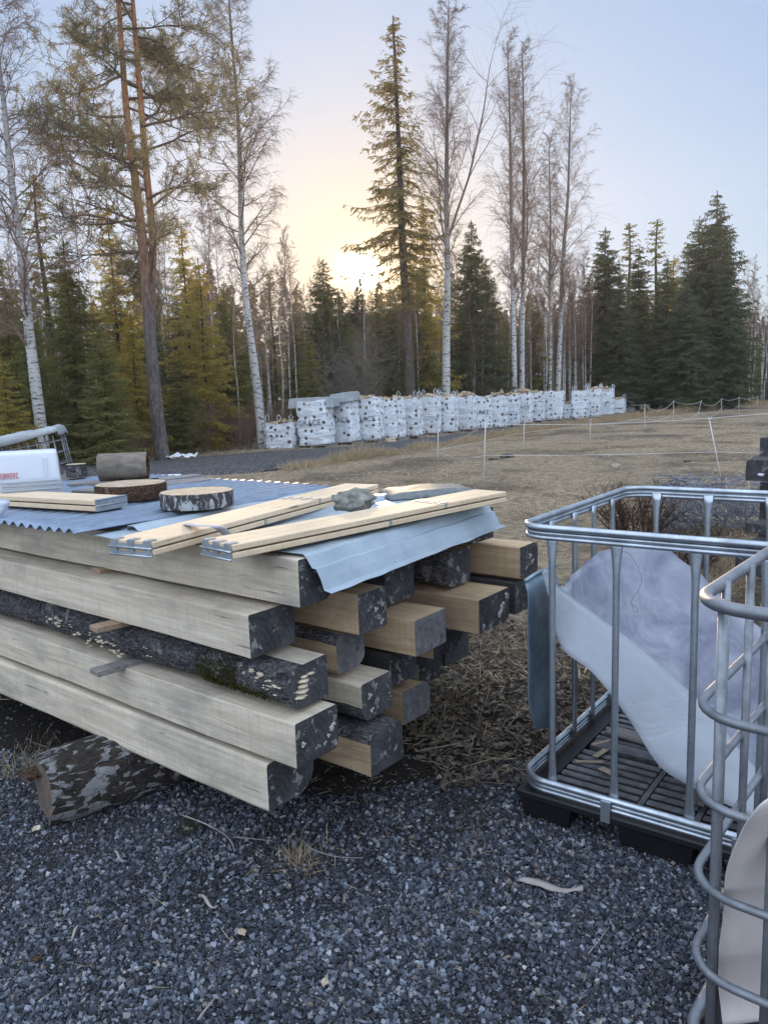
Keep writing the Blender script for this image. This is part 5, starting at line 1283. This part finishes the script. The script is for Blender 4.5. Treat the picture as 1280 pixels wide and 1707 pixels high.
for i in range(33):
    row = []
    for k in range(15):
        qx, qy = 2*i/32-1, 2*k/14-1
        x, z1 = fold(qx, (Wc+.06)/2, .16); y, z2 = fold(qy, (Dc+.08)/2, .20-.13*(i/32))
        row.append((x-.02, y, 1.04+min(z1, z2)+.018*abs(math.sin(i*.75))*(1 if abs(qy) < .8 else 0)+.03*noise.noise(Vector((x*3, y*3, 2)))-.05*(qx < -.8)))
    P.append(row)
mb = MB(); mb.grid(P); mb.build('plastic_top', M['bagcover'], g, solid=.01)
# plastic scraps by the pine
for (u, v, L, lab) in ((305, 770, .55, 'crumpled pale plastic sheet on the ground by the pine'),):
    p = pz(u, v); P = []
    for i in range(17): P.append([((i/16-.5)*L*1.3, (k/8-.5)*.8, .02+.10*max(0, noise.noise(Vector((i*.35, k*.5, 3))))*1.6+.05*math.sin(i/16*math.pi)) for k in range(9)])
    mb = MB(); mb.grid(P); tag(mb.build('plastic_sheet', M['foam'], None, tuple(p+np.array([0, 0, .1])), 0, .006), lab, 'plastic sheet')

# ------------------------------------------------------------------ galvanised cage on black pallet
CA = Vector((.49, 2.79, 0)); CYW = R(53.5); cg_rz = math.atan2(-math.cos(CYW), math.sin(CYW)); LX, LY = 1.0, 1.2
cage = empty('tank_cage', 'empty galvanised tank cage on a black plastic pallet', 'tank cage', CA, cg_rz)
def rrect(x0, y0, x1, y1, rc, z, n_=6):
    pts = []
    for (cx, cy, a0) in ((x1-rc, y0+rc, -90), (x1-rc, y1-rc, 0), (x0+rc, y1-rc, 90), (x0+rc, y0+rc, 180)):
        for k in range(n_+1): t = R(a0+90*k/n_); pts.append((cx+rc*math.cos(t), cy+rc*math.sin(t), z))
    return pts
def rim(z, name):
    mb = MB()
    for dz, r, off in ((.018, .0125, -.002), (-.002, .007, 0), (-.018, .0085, -.002)): mb.tube(rrect(off, off, LX-off, LY-off, .10, z+dz, 7), r, 8, closed=True)
    pts = rrect(.002, .002, LX-.002, LY-.002, .10, 0, 7); n_ = len(pts); vs = [(p[0], p[1], z-.022) for p in pts]+[(p[0], p[1], z+.02) for p in pts]
    mb.add(vs, [(i, (i+1) % n_, n_+(i+1) % n_, n_+i) for i in range(n_)]); return mb.build(name, M['galv'], cage)
rim(1.137, 'top_rim'); rim(.165, 'bottom_rim')
def post(x, y, horiz):
    mb = MB(); zs = [.15, .19, .23, .30, 1.0, 1.06, 1.10, 1.135]; ww = [.021, .020, .015, .0125, .0125, .016, .021, .023]; dd = [.004, .006, .010, .012, .012, .009, .005, .004]
    vs = []; n_ = 10
    for z, a, b_ in zip(zs, ww, dd):
        for k in range(n_):
            t = 2*math.pi*k/n_; p, q = a*math.cos(t), b_*math.sin(t); vs.append((x+(p if horiz else q), y+(q if horiz else p), z))
    mb.add(vs, [(j*n_+k, j*n_+(k+1) % n_, (j+1)*n_+(k+1) % n_, (j+1)*n_+k) for j in range(7) for k in range(n_)]+[tuple(range(n_-1, -1, -1)), tuple(7*n_+k for k in range(n_))], 0, True)
    mb.build('upright_tube', M['galv'], cage)
for x in (.125, .36, .62, .83): post(x, .014, True); post(x+.01, LY-.014, True)
for y in (.26, .49, .70, .93): post(.014, y, False); post(LX-.014, y, False)
for x in (.34, .78):
    mb = MB(); mb.box((x-.018, -.020, .10), (x+.018, -.015, .178), ch=.002); mb.box((x-.018, -.02, .176), (x+.018, .02, .181)); mb.build('clamp', M['galv'], cage)
for y in (.35, .75):
    mb = MB(); mb.box((-.020, y-.018, .10), (-.015, y+.018, .178), ch=.002); mb.build('clamp', M['galv'], cage)
# the bent zinc plate on the left side
P = []
for j in range(15):
    z = .30+j/14*.62; row = []
    for i in range(9):
        t = i/8; y = .10+.26*t; lo = .30+.10*t*0
        row.append((-.012-.020*math.sin(t*math.pi)-.012*noise.noise(Vector((y*9, z*5, 0)))-(.012 if j == 14 else 0), y+(.05*(1-t) if j < 3 else 0)*(3-j)/3, z-(.07*t if j < 1 else 0)))
    P.append(row)
mb = MB(); mb.grid(P); mb.tube([(-.020, .095, .925), (-.035, .22, .925), (-.018, .365, .93)], .006, 6); mb.build('label_plate', M['plate'], cage, solid=.003)
# pallet
pal = empty('plastic_pallet', 'black plastic pallet with slotted deck under the tank cage', 'pallet', CA, cg_rz)
mb = MB(); dk = .128
mb.box((-.015, -.015, dk-.03), (LX+.015, .09, dk), ch=.006); mb.box((-.015, LY-.09, dk-.03), (LX+.015, LY+.015, dk), ch=.006)
mb.box((-.015, .0905, dk-.03), (.07, LY-.0905, dk-.001), ch=.006); mb.box((LX-.07, .0905, dk-.03), (LX+.015, LY-.0905, dk-.001), ch=.006)
mb.build('deck_edge', M['black'], pal)
for k, (x0, x1) in enumerate([(.075, .40), (.43, .60), (.63, .925)]):
    for j in range(19):
        y = .10+j*.0535
        if abs(y-.52) < .06 or abs(y-.98) < .03: continue
        mb = MB(); mb.box((x0, y, dk-.014), (x1, y+.030, dk-.004), ch=.002)
        mb.build('deck_slat', M['blackskysheen'], pal)
mb = MB()
for x in (.405, .605): mb.box((x, .095, dk-.03), (x+.02, LY-.095, dk-.006))
mb.box((.08, .50, dk-.028), (.92, .575, dk-.007)); mb.build('deck_beam', M['blackskysheen'], pal)
mb = MB(); mb.box((.07, .10, dk-.06), (.93, LY-.1, dk-.05)); mb.build('under_deck', M['black'], pal)
for x0, x1 in ((0, .20), (.38, .64), (.80, 1.0)):
    for y0, y1 in ((0, .16), (.52, .68), (1.04, 1.2)):
        mb = MB(); vs = [(x0+.015, y0+.01, 0), (x1-.015, y0+.01, 0), (x1-.015, y1-.01, 0), (x0+.015, y1-.01, 0), (x0, y0-.005 if y0 == 0 else y0, dk-.03), (x1, y0, dk-.03), (x1, y1, dk-.03), (x0, y1, dk-.03)]
        mb.add(vs, [(3, 2, 1, 0), (4, 5, 6, 7), (0, 1, 5, 4), (1, 2, 6, 5), (2, 3, 7, 6), (3, 0, 4, 7)]); mb.build('foot', M['black'], pal)
for (x0, y0, L, a, lab) in ((.10, .62, .42, -6, 'grey board lying on the black pallet deck'), (.62, .22, .30, 80, 'short grey board on the pallet deck beside the cloth')):
    mb = MB(); mb.box((0, 0, 0), (L, .085, .012), ch=.002); o = mb.build('deck_board', M['boardgrey']); o.matrix_world = Matrix.Translation(CA) @ Matrix.Rotation(cg_rz, 4, 'Z') @ Matrix.Translation((x0, y0, dk+.002)) @ Matrix.Rotation(R(a), 4, 'Z'); tag(o, lab, 'board')
for i, (x0, y0, L, a, wd_) in enumerate([(.10, .30, .11, 30, .02), (.16, .38, .09, 80, .025), (.20, .28, .07, -20, .03), (.11, .46, .10, 60, .015), (.40, .40, .05, 10, .03)]):
    mb = MB(); mb.box((0, 0, 0), (L, wd_, .004), ch=.001); o = mb.build('wood_scrap', M['cut']); o.matrix_world = Matrix.Translation(CA) @ Matrix.Rotation(cg_rz, 4, 'Z') @ Matrix.Translation((x0, y0, dk+.001+.004*i)) @ Matrix.Rotation(R(a), 4, 'Z'); tag(o, ['pale scrap nearest the cage corner on the deck', 'second pale scrap from the cage corner on the deck', 'short wide scrap on the deck near the corner', 'narrow scrap along the left side of the deck', 'lone pale scrap in the middle of the deck'][i], 'wood scrap')
# white liner cloth in the cage
Minv = (Matrix.Translation(CA) @ Matrix.Rotation(cg_rz, 4, 'Z')).inverted()
def cpt(u, v, t):        # cage local point on the plane y = t
    d = Vector(ray(u, v)); o_ = Minv @ Vector((0, 0, EYE)); d = Minv.to_3x3() @ d; k = (t-o_.y)/d.y; return o_+d*k
def curve(pts, n_):
    out = []; m_ = len(pts)
    for i in range(n_):
        s = i/(n_-1)*(m_-1); k = min(int(s), m_-2); t = s-k
        p0, p1, p2, p3 = [pts[min(max(k+q, 0), m_-1)] for q in (-1, 0, 1, 2)]
        out.append(.5*((2*p1)+(p2-p0)*t+(2*p0-5*p1+4*p2-p3)*t*t+(3*p1-p0-3*p2+p3)*t**3))
    return out
NN = 60
Fe = curve([cpt(906, 958, .05), cpt(918, 1010, .05), cpt(934, 1080, .05), cpt(985, 1122, .06), cpt(1035, 1180, .08), cpt(1100, 1275, .10), cpt(1165, 1320, .10), cpt(1240, 1355, .10), cpt(1330, 1400, .12)], NN)
Ge = curve([cpt(909, 950, .06), cpt(930, 978, .10), cpt(962, 1002, .16), cpt(1000, 1030, .22), cpt(1060, 1075, .26), cpt(1130, 1135, .28), cpt(1185, 1190, .28), cpt(1240, 1260, .28), cpt(1320, 1350, .28)], NN)
Be = curve([cpt(912, 948, .07), cpt(936, 978, .20), cpt(955, 955, .40), cpt(1000, 925, .62), cpt(1048, 903, .80), cpt(1090, 903, .86), cpt(1165, 962, .86), cpt(1240, 1028, .82), cpt(1340, 1110, .80)], NN)
P = []
for i in range(NN):
    s = i/(NN-1); f, g_, b_ = Fe[i], Ge[i], Be[i]; row = []
    for k in range(9):
        t = k/8; p = f.lerp(g_, t); p = p+Vector((0, -.015*math.sin(t*math.pi), 0)); row.append(tuple(nz(p, 5, .008, 1)))
    dip = .30*min(1, s*4)*(1-.25*s)
    for k in range(1, 15):
        t = k/14; p = g_.lerp(b_, t); p = p+Vector((0, 0, -dip*max(0, math.sin(math.pi*min(1, t**.72)))**.9*(1.1-.5*t)))+Vector((0, 0, .012*math.sin(t*9+s*7)*math.sin(t*math.pi)))
        row.append(tuple(nz(nz(p, 4, .030, 3), 12, .012, 6)))
    p = b_
    for k in range(1, 6):   # back edge folds over and down behind
        q = p+Vector((0, .05*math.sin(k/5*1.5), -.022*k*k*.35)); row.append(tuple(nz(q, 4, .01, 5)))
    P.append(row)
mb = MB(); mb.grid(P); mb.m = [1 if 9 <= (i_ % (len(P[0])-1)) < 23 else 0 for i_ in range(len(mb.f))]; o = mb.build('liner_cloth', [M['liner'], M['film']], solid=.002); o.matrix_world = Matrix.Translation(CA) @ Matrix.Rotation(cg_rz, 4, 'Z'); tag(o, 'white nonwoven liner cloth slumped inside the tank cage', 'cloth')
mb = MB(); wp = curve([cpt(1032, 918, .55), cpt(1050, 925, .50), cpt(1068, 960, .42), cpt(1063, 985, .40), cpt(1052, 1002, .36), cpt(1056, 1018, .35), cpt(1062, 1020, .35), cpt(1060, 1012, .35), cpt(1053, 1008, .36)], 40)
mb.tube(wp, .0010, 5); o = mb.build('bent_wire', M['redwire']); o.matrix_world = Matrix.Translation(CA) @ Matrix.Rotation(cg_rz, 4, 'Z'); tag(o, 'thin reddish wire curled over the liner cloth', 'wire')

# ------------------------------------------------------------------ near cage at the right edge
a = pz(1150, 1003, 1.2); bk = pz(1285, 953, 1.2); fr = pz(1290, 1062, 1.2)
c2 = Vector((a[0]+.03, a[1], 0)); db = Vector(bk-a).normalized(); 
cg2 = empty('tube_cage', 'round tube tank cage close to the camera at the right edge', 'tank cage', c2, 0)
angb = math.atan2(bk[1]-a[1], bk[0]-a[0])
# local frame: corner at origin, one side runs back right, the other front right
e_b = Vector((math.cos(R(50)), math.sin(R(50)), 0)); e_f = Vector((math.cos(R(-40)), math.sin(R(-40)), 0))
def ring(z, r, name):
    rc = .11; W1, W2 = 1.0, 1.2; o_ = Vector((-.028, 0, z)); pts = []
    def pt(x, y): return o_+e_f*x+e_b*y
    for (cx, cy, a0) in ((W1-rc, rc, -90), (W1-rc, W2-rc, 0), (rc, W2-rc, 90), (rc, rc, 180)):
        for k in range(8): t = R(a0+90*k/7); pts.append(pt(cx+rc*math.cos(t), cy+rc*math.sin(t)))
    mb = MB(); mb.tube(pts, r, 10, closed=True, flat=1); return mb.build(name, M['galvdull'], cg2)
ring(1.195, .0140, 'top_rim')
mb = MB()
for i, z in enumerate((.955, .755, .555, .355)): ring(z, .0100, 'ring_tube')
ring(.16, .014, 'base_rim')
for i, (x, y) in enumerate([(.045, .012), (.17, .012), (.30, .012), (.46, .012), (.64, .012), (.82, .012), (.012, .20), (.012, .40), (.012, .62), (.012, .85), (.012, 1.05)]):
    p = Vector((-.028, 0, 0))+e_f*(x+.0)+e_b*(y+.0); mb = MB()
    if i == 0: p = Vector((-.028, 0, 0))+e_f*.055+e_b*.03
    mb.tube([(p.x, p.y, .15), (p.x, p.y, .6), (p.x, p.y, 1.205)], [.0108, .0105, .0108], 9, flat=.8); mb.build('upright_tube', M['galvdull'], cg2)
pl2 = empty('plastic_pallet', 'dark pallet base under the near round tube cage', 'pallet', c2, 0)
mb = MB(); T = Matrix.Translation((-.028, 0, 0)) @ Matrix(((e_f.x, e_b.x, 0, 0), (e_f.y, e_b.y, 0, 0), (0, 0, 1, 0), (0, 0, 0, 1)))
mb.box((0, 0, .10), (1, 1.2, .135), 0, T, .01); mb.build('deck', M['black'], pl2)
for x in (0, .42, .84):
    for y in (0, .52, 1.04): mb = MB(); mb.box((x, y, 0), (x+.16, y+.16, .099), 0, T, .008); mb.build('foot', M['black'], pl2)
# pinkish sheet standing in the near cage
lft = curve([Vector(pz(1262, 1352, .86)), Vector(pz(1235, 1372, .83)), Vector(pz(1212, 1440, .70)), Vector(pz(1194, 1530, .52)), Vector(pz(1188, 1620, .36)), Vector(pz(1190, 1700, .20)), Vector(pz(1192, 1745, .14))], 24)
base_dir = e_f*.75+e_b*.25; P = []
for i, p in enumerate(lft):
    s = i/23; row = []
    q = Vector((p.x, p.y, p.z)); q = q+e_b*.06
    for k in range(14):
        t = k/13; c_ = q+base_dir*(.62*t)+e_b*(.12*math.sin(t*2.4))-e_f*.0+Vector((0, 0, .0 if i else -.03*t)); row.append(tuple(nz(nz(c_, 3.0, .02, 8), 9, .008, 2)))
    P.append(row)
mb = MB(); mb.grid(P); tag(mb.build('plastic_sheet', M['tank'], solid=.004), 'pinkish white plastic sheet standing inside the near cage', 'plastic sheet')

# ------------------------------------------------------------------ second timber stack at the right edge
def endbeam(u0, v0, u1, v1, Y, label, seed, dep=1.6, yw=40, m=None):
    a = py(u0, v1, Y); top = py(u0, v0, Y)[2]; w_ = (u1-u0)/FOC*Y; h_ = top-a[2]
    mb = MB(); prof = [(0, 0), (w_, 0), (w_, h_), (0, h_)]; vs = []; n_ = 16
    pp = []
    for k in range(4):
        x0, z0 = prof[k]; x1, z1 = prof[(k+1) % 4]
        for q in range(4): t = q/4; pp.append((x0+(x1-x0)*t, z0+(z1-z0)*t))
    for i in range(9):
        for (x, z) in pp: vs.append((x+.008*noise.noise(Vector((x*9, z*9, i+seed))), dep*i/8, z+.008*noise.noise(Vector((x*9+4, z*9, i+seed)))))
    mb.add(vs, [(i*n_+k, i*n_+(k+1) % n_, (i+1)*n_+(k+1) % n_, (i+1)*n_+k) for i in range(8) for k in range(n_)], 0); mb.add(vs[:n_], [tuple(range(n_-1, -1, -1))], 1); mb.add(vs[8*n_:], [tuple(range(n_))], 1)
    o = mb.build('dark_beam', [m or M['darkbeam'], M['end']], None, tuple(a), R(-yw)); tag(o, label, 'timber beam'); return o
endbeam(1265, 730, 1330, 762, 5.6, 'dark beam end at the very top of the right hand stack', 1)
db_ = endbeam(1242, 766, 1325, 801, 5.4, 'dark beam with a small white fungus near the top of the right hand stack', 2)
mb = MB(); blob(mb, (.10, -.004, .045), (.022, .008, .012), 4, 0, 2, .5); mb.build('bracket_fungus', M['foam'], db_)
endbeam(1264, 804, 1330, 868, 5.9, 'shaded beam below the fungus beam in the right hand stack', 3)
endbeam(1241, 872, 1330, 886, 5.3, 'wide flat slab end in the right hand stack', 4, yw=60, dep=.8)
endbeam(1224, 915, 1268, 955, 5.3, 'small squared beam end low in the right hand stack', 5, m=M['beam'] if False else None)
endbeam(1262, 922, 1335, 962, 5.5, 'dark beam end beside the small squared one', 6)
endbeam(1262, 888, 1340, 914, 5.7, 'shaded spacer beam under the flat slab', 7)
# wire mesh roll behind the cage
rdm = random.Random(8); pM = pz(1225, 905); S0 = []; S1 = []
cM = Vector((pM[0]+.25, pM[1]+.3, 0)); ax = Vector((.98, -.2, 0)).normalized(); sxv = Vector((.2, .98, 0))
for k in range(2100):
    t = rdm.uniform(-.95, .95); a = rdm.uniform(0, 6.28); r_ = rdm.choice([.12, .18, .24, .30, .34]); L = rdm.uniform(.08, .24); a2 = a+L/r_*rdm.choice([0, 1, 1, .4]); t2 = t+(L if rdm.random() < .45 else rdm.uniform(-.06, .06))
    p = cM+ax*t+sxv*r_*1.2*math.cos(a)+Vector((0, 0, .34+r_*math.sin(a))); q = cM+ax*t2+sxv*r_*1.2*math.cos(a2)+Vector((0, 0, .34+r_*math.sin(a2))); S0.append(tuple(p)); S1.append(tuple(q))
tag(linkm('wire_mesh_roll', sticks_mesh('wire_mesh_roll', S0, S1, np.full(len(S0), .0042), np.full(len(S0), .0042), [M['wire']])), 'tangled roll of blue grey wire mesh behind the cage', 'wire mesh')
p = pz(1060, 905); shrub('dry_weeds', 'brown dry weed clump behind the left part of the cage rim', (p[0], p[1], 0), 60, .62, .9, .003, 12, M['stumpbark'], 'weeds', .35, 6)
p = pz(1130, 960); shrub('dry_weeds', 'brown twiggy weeds seen between the cage posts', (p[0], p[1], 0), 40, .45, 1.2, .0025, 13, M['stumpbark'], 'weeds', .35, 5)

# ------------------------------------------------------------------ ground cover
def blades(name, N_, fn, mat, L, W, lay, label, cat, seed):
    rg = np.random.default_rng(seed); P_ = fn(rg, N_); n_ = len(P_)
    az = rg.uniform(0, 6.28, n_); el = rg.uniform(*lay, n_); ln = rg.uniform(*L, n_)*(1 if P_.shape[1] == 3 else P_[:, 3]); P_ = P_[:, :3]
    d = np.stack([np.cos(az)*np.cos(el), np.sin(az)*np.cos(el), np.sin(el)], 1)*ln[:, None]
    return tag(linkm(name, quads_mesh(name, P_, d, rg.uniform(*W, n_), [mat], rg)), label, cat, kind='stuff')
def inroad(x, y):
    return False
NEx = np.array([p[0] for p in ne]); NEy = np.array([p[1] for p in ne])
def near_road_y(x): return np.interp(x, NEx, NEy)
def fieldpts(rg, N_):
    y = 4.1+(34-4.1)*rg.random(N_)**1.7; x = rg.uniform(-.62, .66, N_)*y+rg.normal(0, .1, N_)
    lim = near_road_y(x); ok = (y < lim-.05)
    x, y = x[ok], y[ok]
    cl = np.array([noise.noise(Vector((a*.55, b*.55, 7)))+.6*noise.noise(Vector((a*2.2, b*2.2, 1))) for a, b in zip(x, y)])
    ok = rg.random(len(x)) < np.clip(.32+cl*1.3, .04, 1)*np.clip((y-5.0)/3.0, .12, 1); x, y, cl = x[ok], y[ok], cl[ok]
    z = np.array([max(0, hfield(a, b)) for a, b in zip(x, y)])
    return np.stack([x, y, z, np.clip(.7+cl*.8, .5, 1.4)*(1+y*.02)], 1)
blades('dry_field_grass', 150000, fieldpts, M['drygrass'], (.03, .11), (.003, .009), (.05, .9), 'flattened dry grass covering the field', 'grass', 1)
def edgepts(rg, N_):
    t = rg.random(N_); x = NEx[0]+(NEx[-1]-NEx[0])*t; y = near_road_y(x); dd = np.abs(rg.normal(0, .45, N_))
    k = x > -2.2; x, y, dd = x[k], y[k], dd[k]; y = y-dd-.1; cl = np.array([noise.noise(Vector((a*.8, b*.8, 2))) for a, b in zip(x, y)]); s = np.clip(1.1+cl, .4, 1.9)*(1+.012*y)
    return np.stack([x, y, np.full(len(x), .04), s], 1)
blades('road_edge_grass', 34000, edgepts, M['drygrass'], (.12, .30), (.006, .016), (.3, 1.3), 'pale tufted dry grass along the near road edge', 'grass', 2)
def litpts(rg, N_):
    x = rg.uniform(-.2, 1.9, N_); y = rg.uniform(3.0, 6.2, N_); ok = (x > .15-.25*(y-3.2)) & (x < .55+.6*(y-2.4)); x, y = x[ok], y[ok]
    return np.stack([x, y, .02+rg.random(len(x))*.03], 1)
blades('leaf_litter', 16000, litpts, M['leaflitter'], (.018, .050), (.014, .034), (-.2, .35), 'fallen brown leaves between the pile and the cage', 'leaves', 3)
blades('straw_litter', 2600, litpts, M['drygrass'], (.04, .20), (.0015, .004), (.0, .6), 'thin dry straw between the pile and the cage', 'grass', 4)
def underpts(rg, N_):
    x = rg.uniform(-3.2, .4, N_); y = rg.uniform(2.3, 5.5, N_); ok = (y > 3.0-.75*(x+.4)-.1) & (y < 4.3-.7*(x+.4)); x, y = x[ok], y[ok]
    return np.stack([x, y, .012+rg.random(len(x))*.02], 1)
blades('under_pile_litter', 9000, underpts, M['leaflitter'], (.01, .05), (.004, .012), (-.1, .5), 'dark litter and straw on the ground under the pile', 'litter', 5)
def yardlit(rg, N_):
    y = rg.uniform(1.3, 3.4, N_); x = rg.uniform(-.6, .6, N_)*y; return np.stack([x, y, np.full(N_, .022)], 1)
blades('yard_straw', 260, yardlit, M['drygrass'], (.02, .09), (.001, .0025), (-.05, .3), 'scattered straw bits on the gravel', 'straw', 6)
blades('yard_leaves', 110, yardlit, M['leaflitter'], (.012, .026), (.008, .016), (-.1, .3), 'scattered small leaves on the gravel', 'leaves', 7)
def forestpts(rg, N_):
    y = rg.uniform(21, 50, N_); x = rg.uniform(-.62, .7, N_)*y; lim = np.interp(x, np.array([p[0] for p in fe[::-1]]), np.array([p[1] for p in fe[::-1]])); ok = y > lim+.3; x, y = x[ok], y[ok]; return np.stack([x, y, np.zeros(len(x)), np.ones(len(x))], 1)
blades('forest_undergrowth', 26000, forestpts, M['drygrass'], (.08, .30), (.006, .02), (.1, 1.2), 'dry undergrowth on the floor of the wood', 'undergrowth', 8)
blades('forest_undergrowth', 16000, forestpts, M['leaflitter'], (.1, .5), (.01, .04), (.0, 1.0), 'brown twigs and leaves on the floor of the wood', 'undergrowth', 9)
# wood chips and sticks on the gravel
def chip(label, pts, w_, z=.024, mat='chip', name='wood_chip', th=.003):
    w_ *= .7
    Wp = [Vector(pz(u, v, z)) for u, v in pts]; mb = MB(); n_ = len(Wp); c = curve(Wp, 14); rows = []
    for i, p in enumerate(c):
        t = i/13; d = (c[min(i+1, 13)]-c[max(i-1, 0)]).normalized(); s_ = Vector((-d.y, d.x, 0)); k = w_*(.35+.65*math.sin(math.pi*min(1, t*1.15+.08))**.6) if t < .85 else w_*.8
        p = p+Vector((0, 0, .008*math.sin(t*7))); rows.append([tuple(p-s_*k/2+Vector((0, 0, .002*math.sin(i*2)))), tuple(p+Vector((0, 0, .004))), tuple(p+s_*k/2)])
    mb.grid(rows); return tag(mb.build(name, M[mat], solid=th), label, 'wood chip')
chip('long pale splinter of wood on the gravel below the cage corner', [(864, 1466), (905, 1477), (940, 1481), (971, 1482)], .050)
chip('short pale wood chip near the middle of the gravel', [(337, 1494), (348, 1506), (362, 1514)], .016)
chip('small pale chip right of the support log', [(192, 1420), (200, 1430), (207, 1438)], .012)
chip('dark grey splinter at lower left of the gravel', [(131, 1545), (122, 1560), (115, 1571)], .010)
def leaf(label, u, v, L, a, mat='fungus'):
    p = pz(u, v, .028); P = []
    for i in range(7):
        t = i/6; w_ = L*.45*math.sin(math.pi*(t*.9+.06)); P.append([(L*(t-.5), -w_*1.0, .004+.010*abs(t-.5)), (L*(t-.5), 0, .0), (L*(t-.5), w_, .005+.006*t)])
    mb = MB(); mb.grid(P); tag(mb.build('fallen_leaf', M[mat], None, tuple(p), R(a), .001), label, 'leaf')
leaf('yellow leaf on the gravel by the support log foot', 62, 1383, .035, 60); leaf('reddish leaf at the lower left', 62, 1600, .03, 10, 'stumpbark'); leaf('pale brown leaf at the lower right', 542, 1640, .026, 80, 'cut'); leaf('orange brown leaf in the middle of the gravel', 404, 1556, .03, 130, 'cut')
for i, (pts, r_) in enumerate([([(302, 1358), (340, 1372), (370, 1388), (385, 1402), (392, 1420)], .0035), ([(390, 1395), (420, 1398), (455, 1402)], .002), ([(505, 1400), (520, 1415), (560, 1428), (605, 1430)], .002), ([(503, 1398), (502, 1418), (498, 1440)], .002), ([(980, 1590), (1000, 1565), (1015, 1545)], .0015), ([(330, 1700), (345, 1680), (360, 1662)], .003), ([(700, 1250), (760, 1240), (800, 1225)], .003)]):
    c = curve([Vector(pz(u, v, .03+.02*(k % 2))) for k, (u, v) in enumerate(pts)], 12); mb = MB(); mb.tube(c, [r_*(1-.5*k/11) for k in range(12)], 5)
    tag(mb.build('dry_twig', M['chip']), ['long pale twig below the lowest beam corner', 'short twig right of the long pale twig', 'thin curved twig beside the grass tuft', 'upright dry stalk by the grass tuft', 'thin twig at the right of the gravel', 'forked twig at the bottom of the gravel', 'grey twig lying behind the bottom beam end'][i], 'twig')
def tuft(label, u, v, n_, L, mat='drygrass', seed=0, spread=.05):
    rg = np.random.default_rng(seed); p = pz(u, v); P_ = np.array([p])+np.concatenate([rg.normal(0, spread, (n_, 2)), np.full((n_, 1), .01)], 1); az = rg.uniform(0, 6.28, n_); el = rg.uniform(.3, 1.3, n_)
    d = np.stack([np.cos(az)*np.cos(el), np.sin(az)*np.cos(el), np.sin(el)], 1)*rg.uniform(.4*L, L, (n_, 1)); tag(linkm('grass_tuft', quads_mesh('grass_tuft', P_, d, rg.uniform(.0015, .004, n_), [M[mat]], rg)), label, 'grass tuft')
tuft('dry grass tuft on the gravel below the bottom beams', 500, 1440, 160, .10, seed=1); tuft('small dark moss tuft below the lowest beam', 318, 1385, 160, .05, 'moss', 2, .03)
tuft('taller dry tuft at the left behind the hollow pile foot', 20, 1290, 260, .12, seed=3, spread=.12)
for i, (u, v) in enumerate([(790, 1080), (830, 1010), (870, 1100), (850, 960), (760, 1180), (905, 1060), (700, 1220)]): tuft(['straw tuft by the pile side', 'straw tuft under the farthest beam', 'straw tuft left of the zinc plate', 'straw tuft behind the zinc plate', 'straw tuft near the bottom beam ends', 'straw tuft against the cage corner', 'straw tuft beside the lowest beam end'][i], u, v, 120, .15, seed=10+i, spread=.12)
for i, (u, v) in enumerate([(1155, 930), (1185, 985), (1100, 990), (1215, 960)]): tuft(['greenish grass tuft behind the cage posts', 'grass tuft by the small squared beam', 'grass tuft behind the liner cloth', 'grass tuft right behind the cage'][i], u, v, 420, .30, seed=30+i, spread=.16)
# stones and debris on the field
for i, (u, v, s, m_, lab) in enumerate([(845, 767, .16, 'bark', 'dark broken root lying on the field by the near post'), (822, 770, .10, 'stumpbark', 'small dark clod beside the broken root'), (1145, 772, .07, 'bark', 'small dark stone alone on the field'), (1027, 780, .09, 'cut', 'brown wood lump on the field'), (652, 739, .2, 'cut', 'pale block standing beside the pallets'), (1010, 765, .12, 'stone', 'grey mound of scrap on the field'), (900, 1085, .05, 'stone', 'pale stone by the cage corner')]):
    p = pz(u, v); mb = MB(); blob(mb, (0, 0, s*.4), (s, s*.7, s*.5), i+3, 0, 3, .7); tag(mb.build('field_debris', M[m_], None, tuple(p)), lab, 'debris')
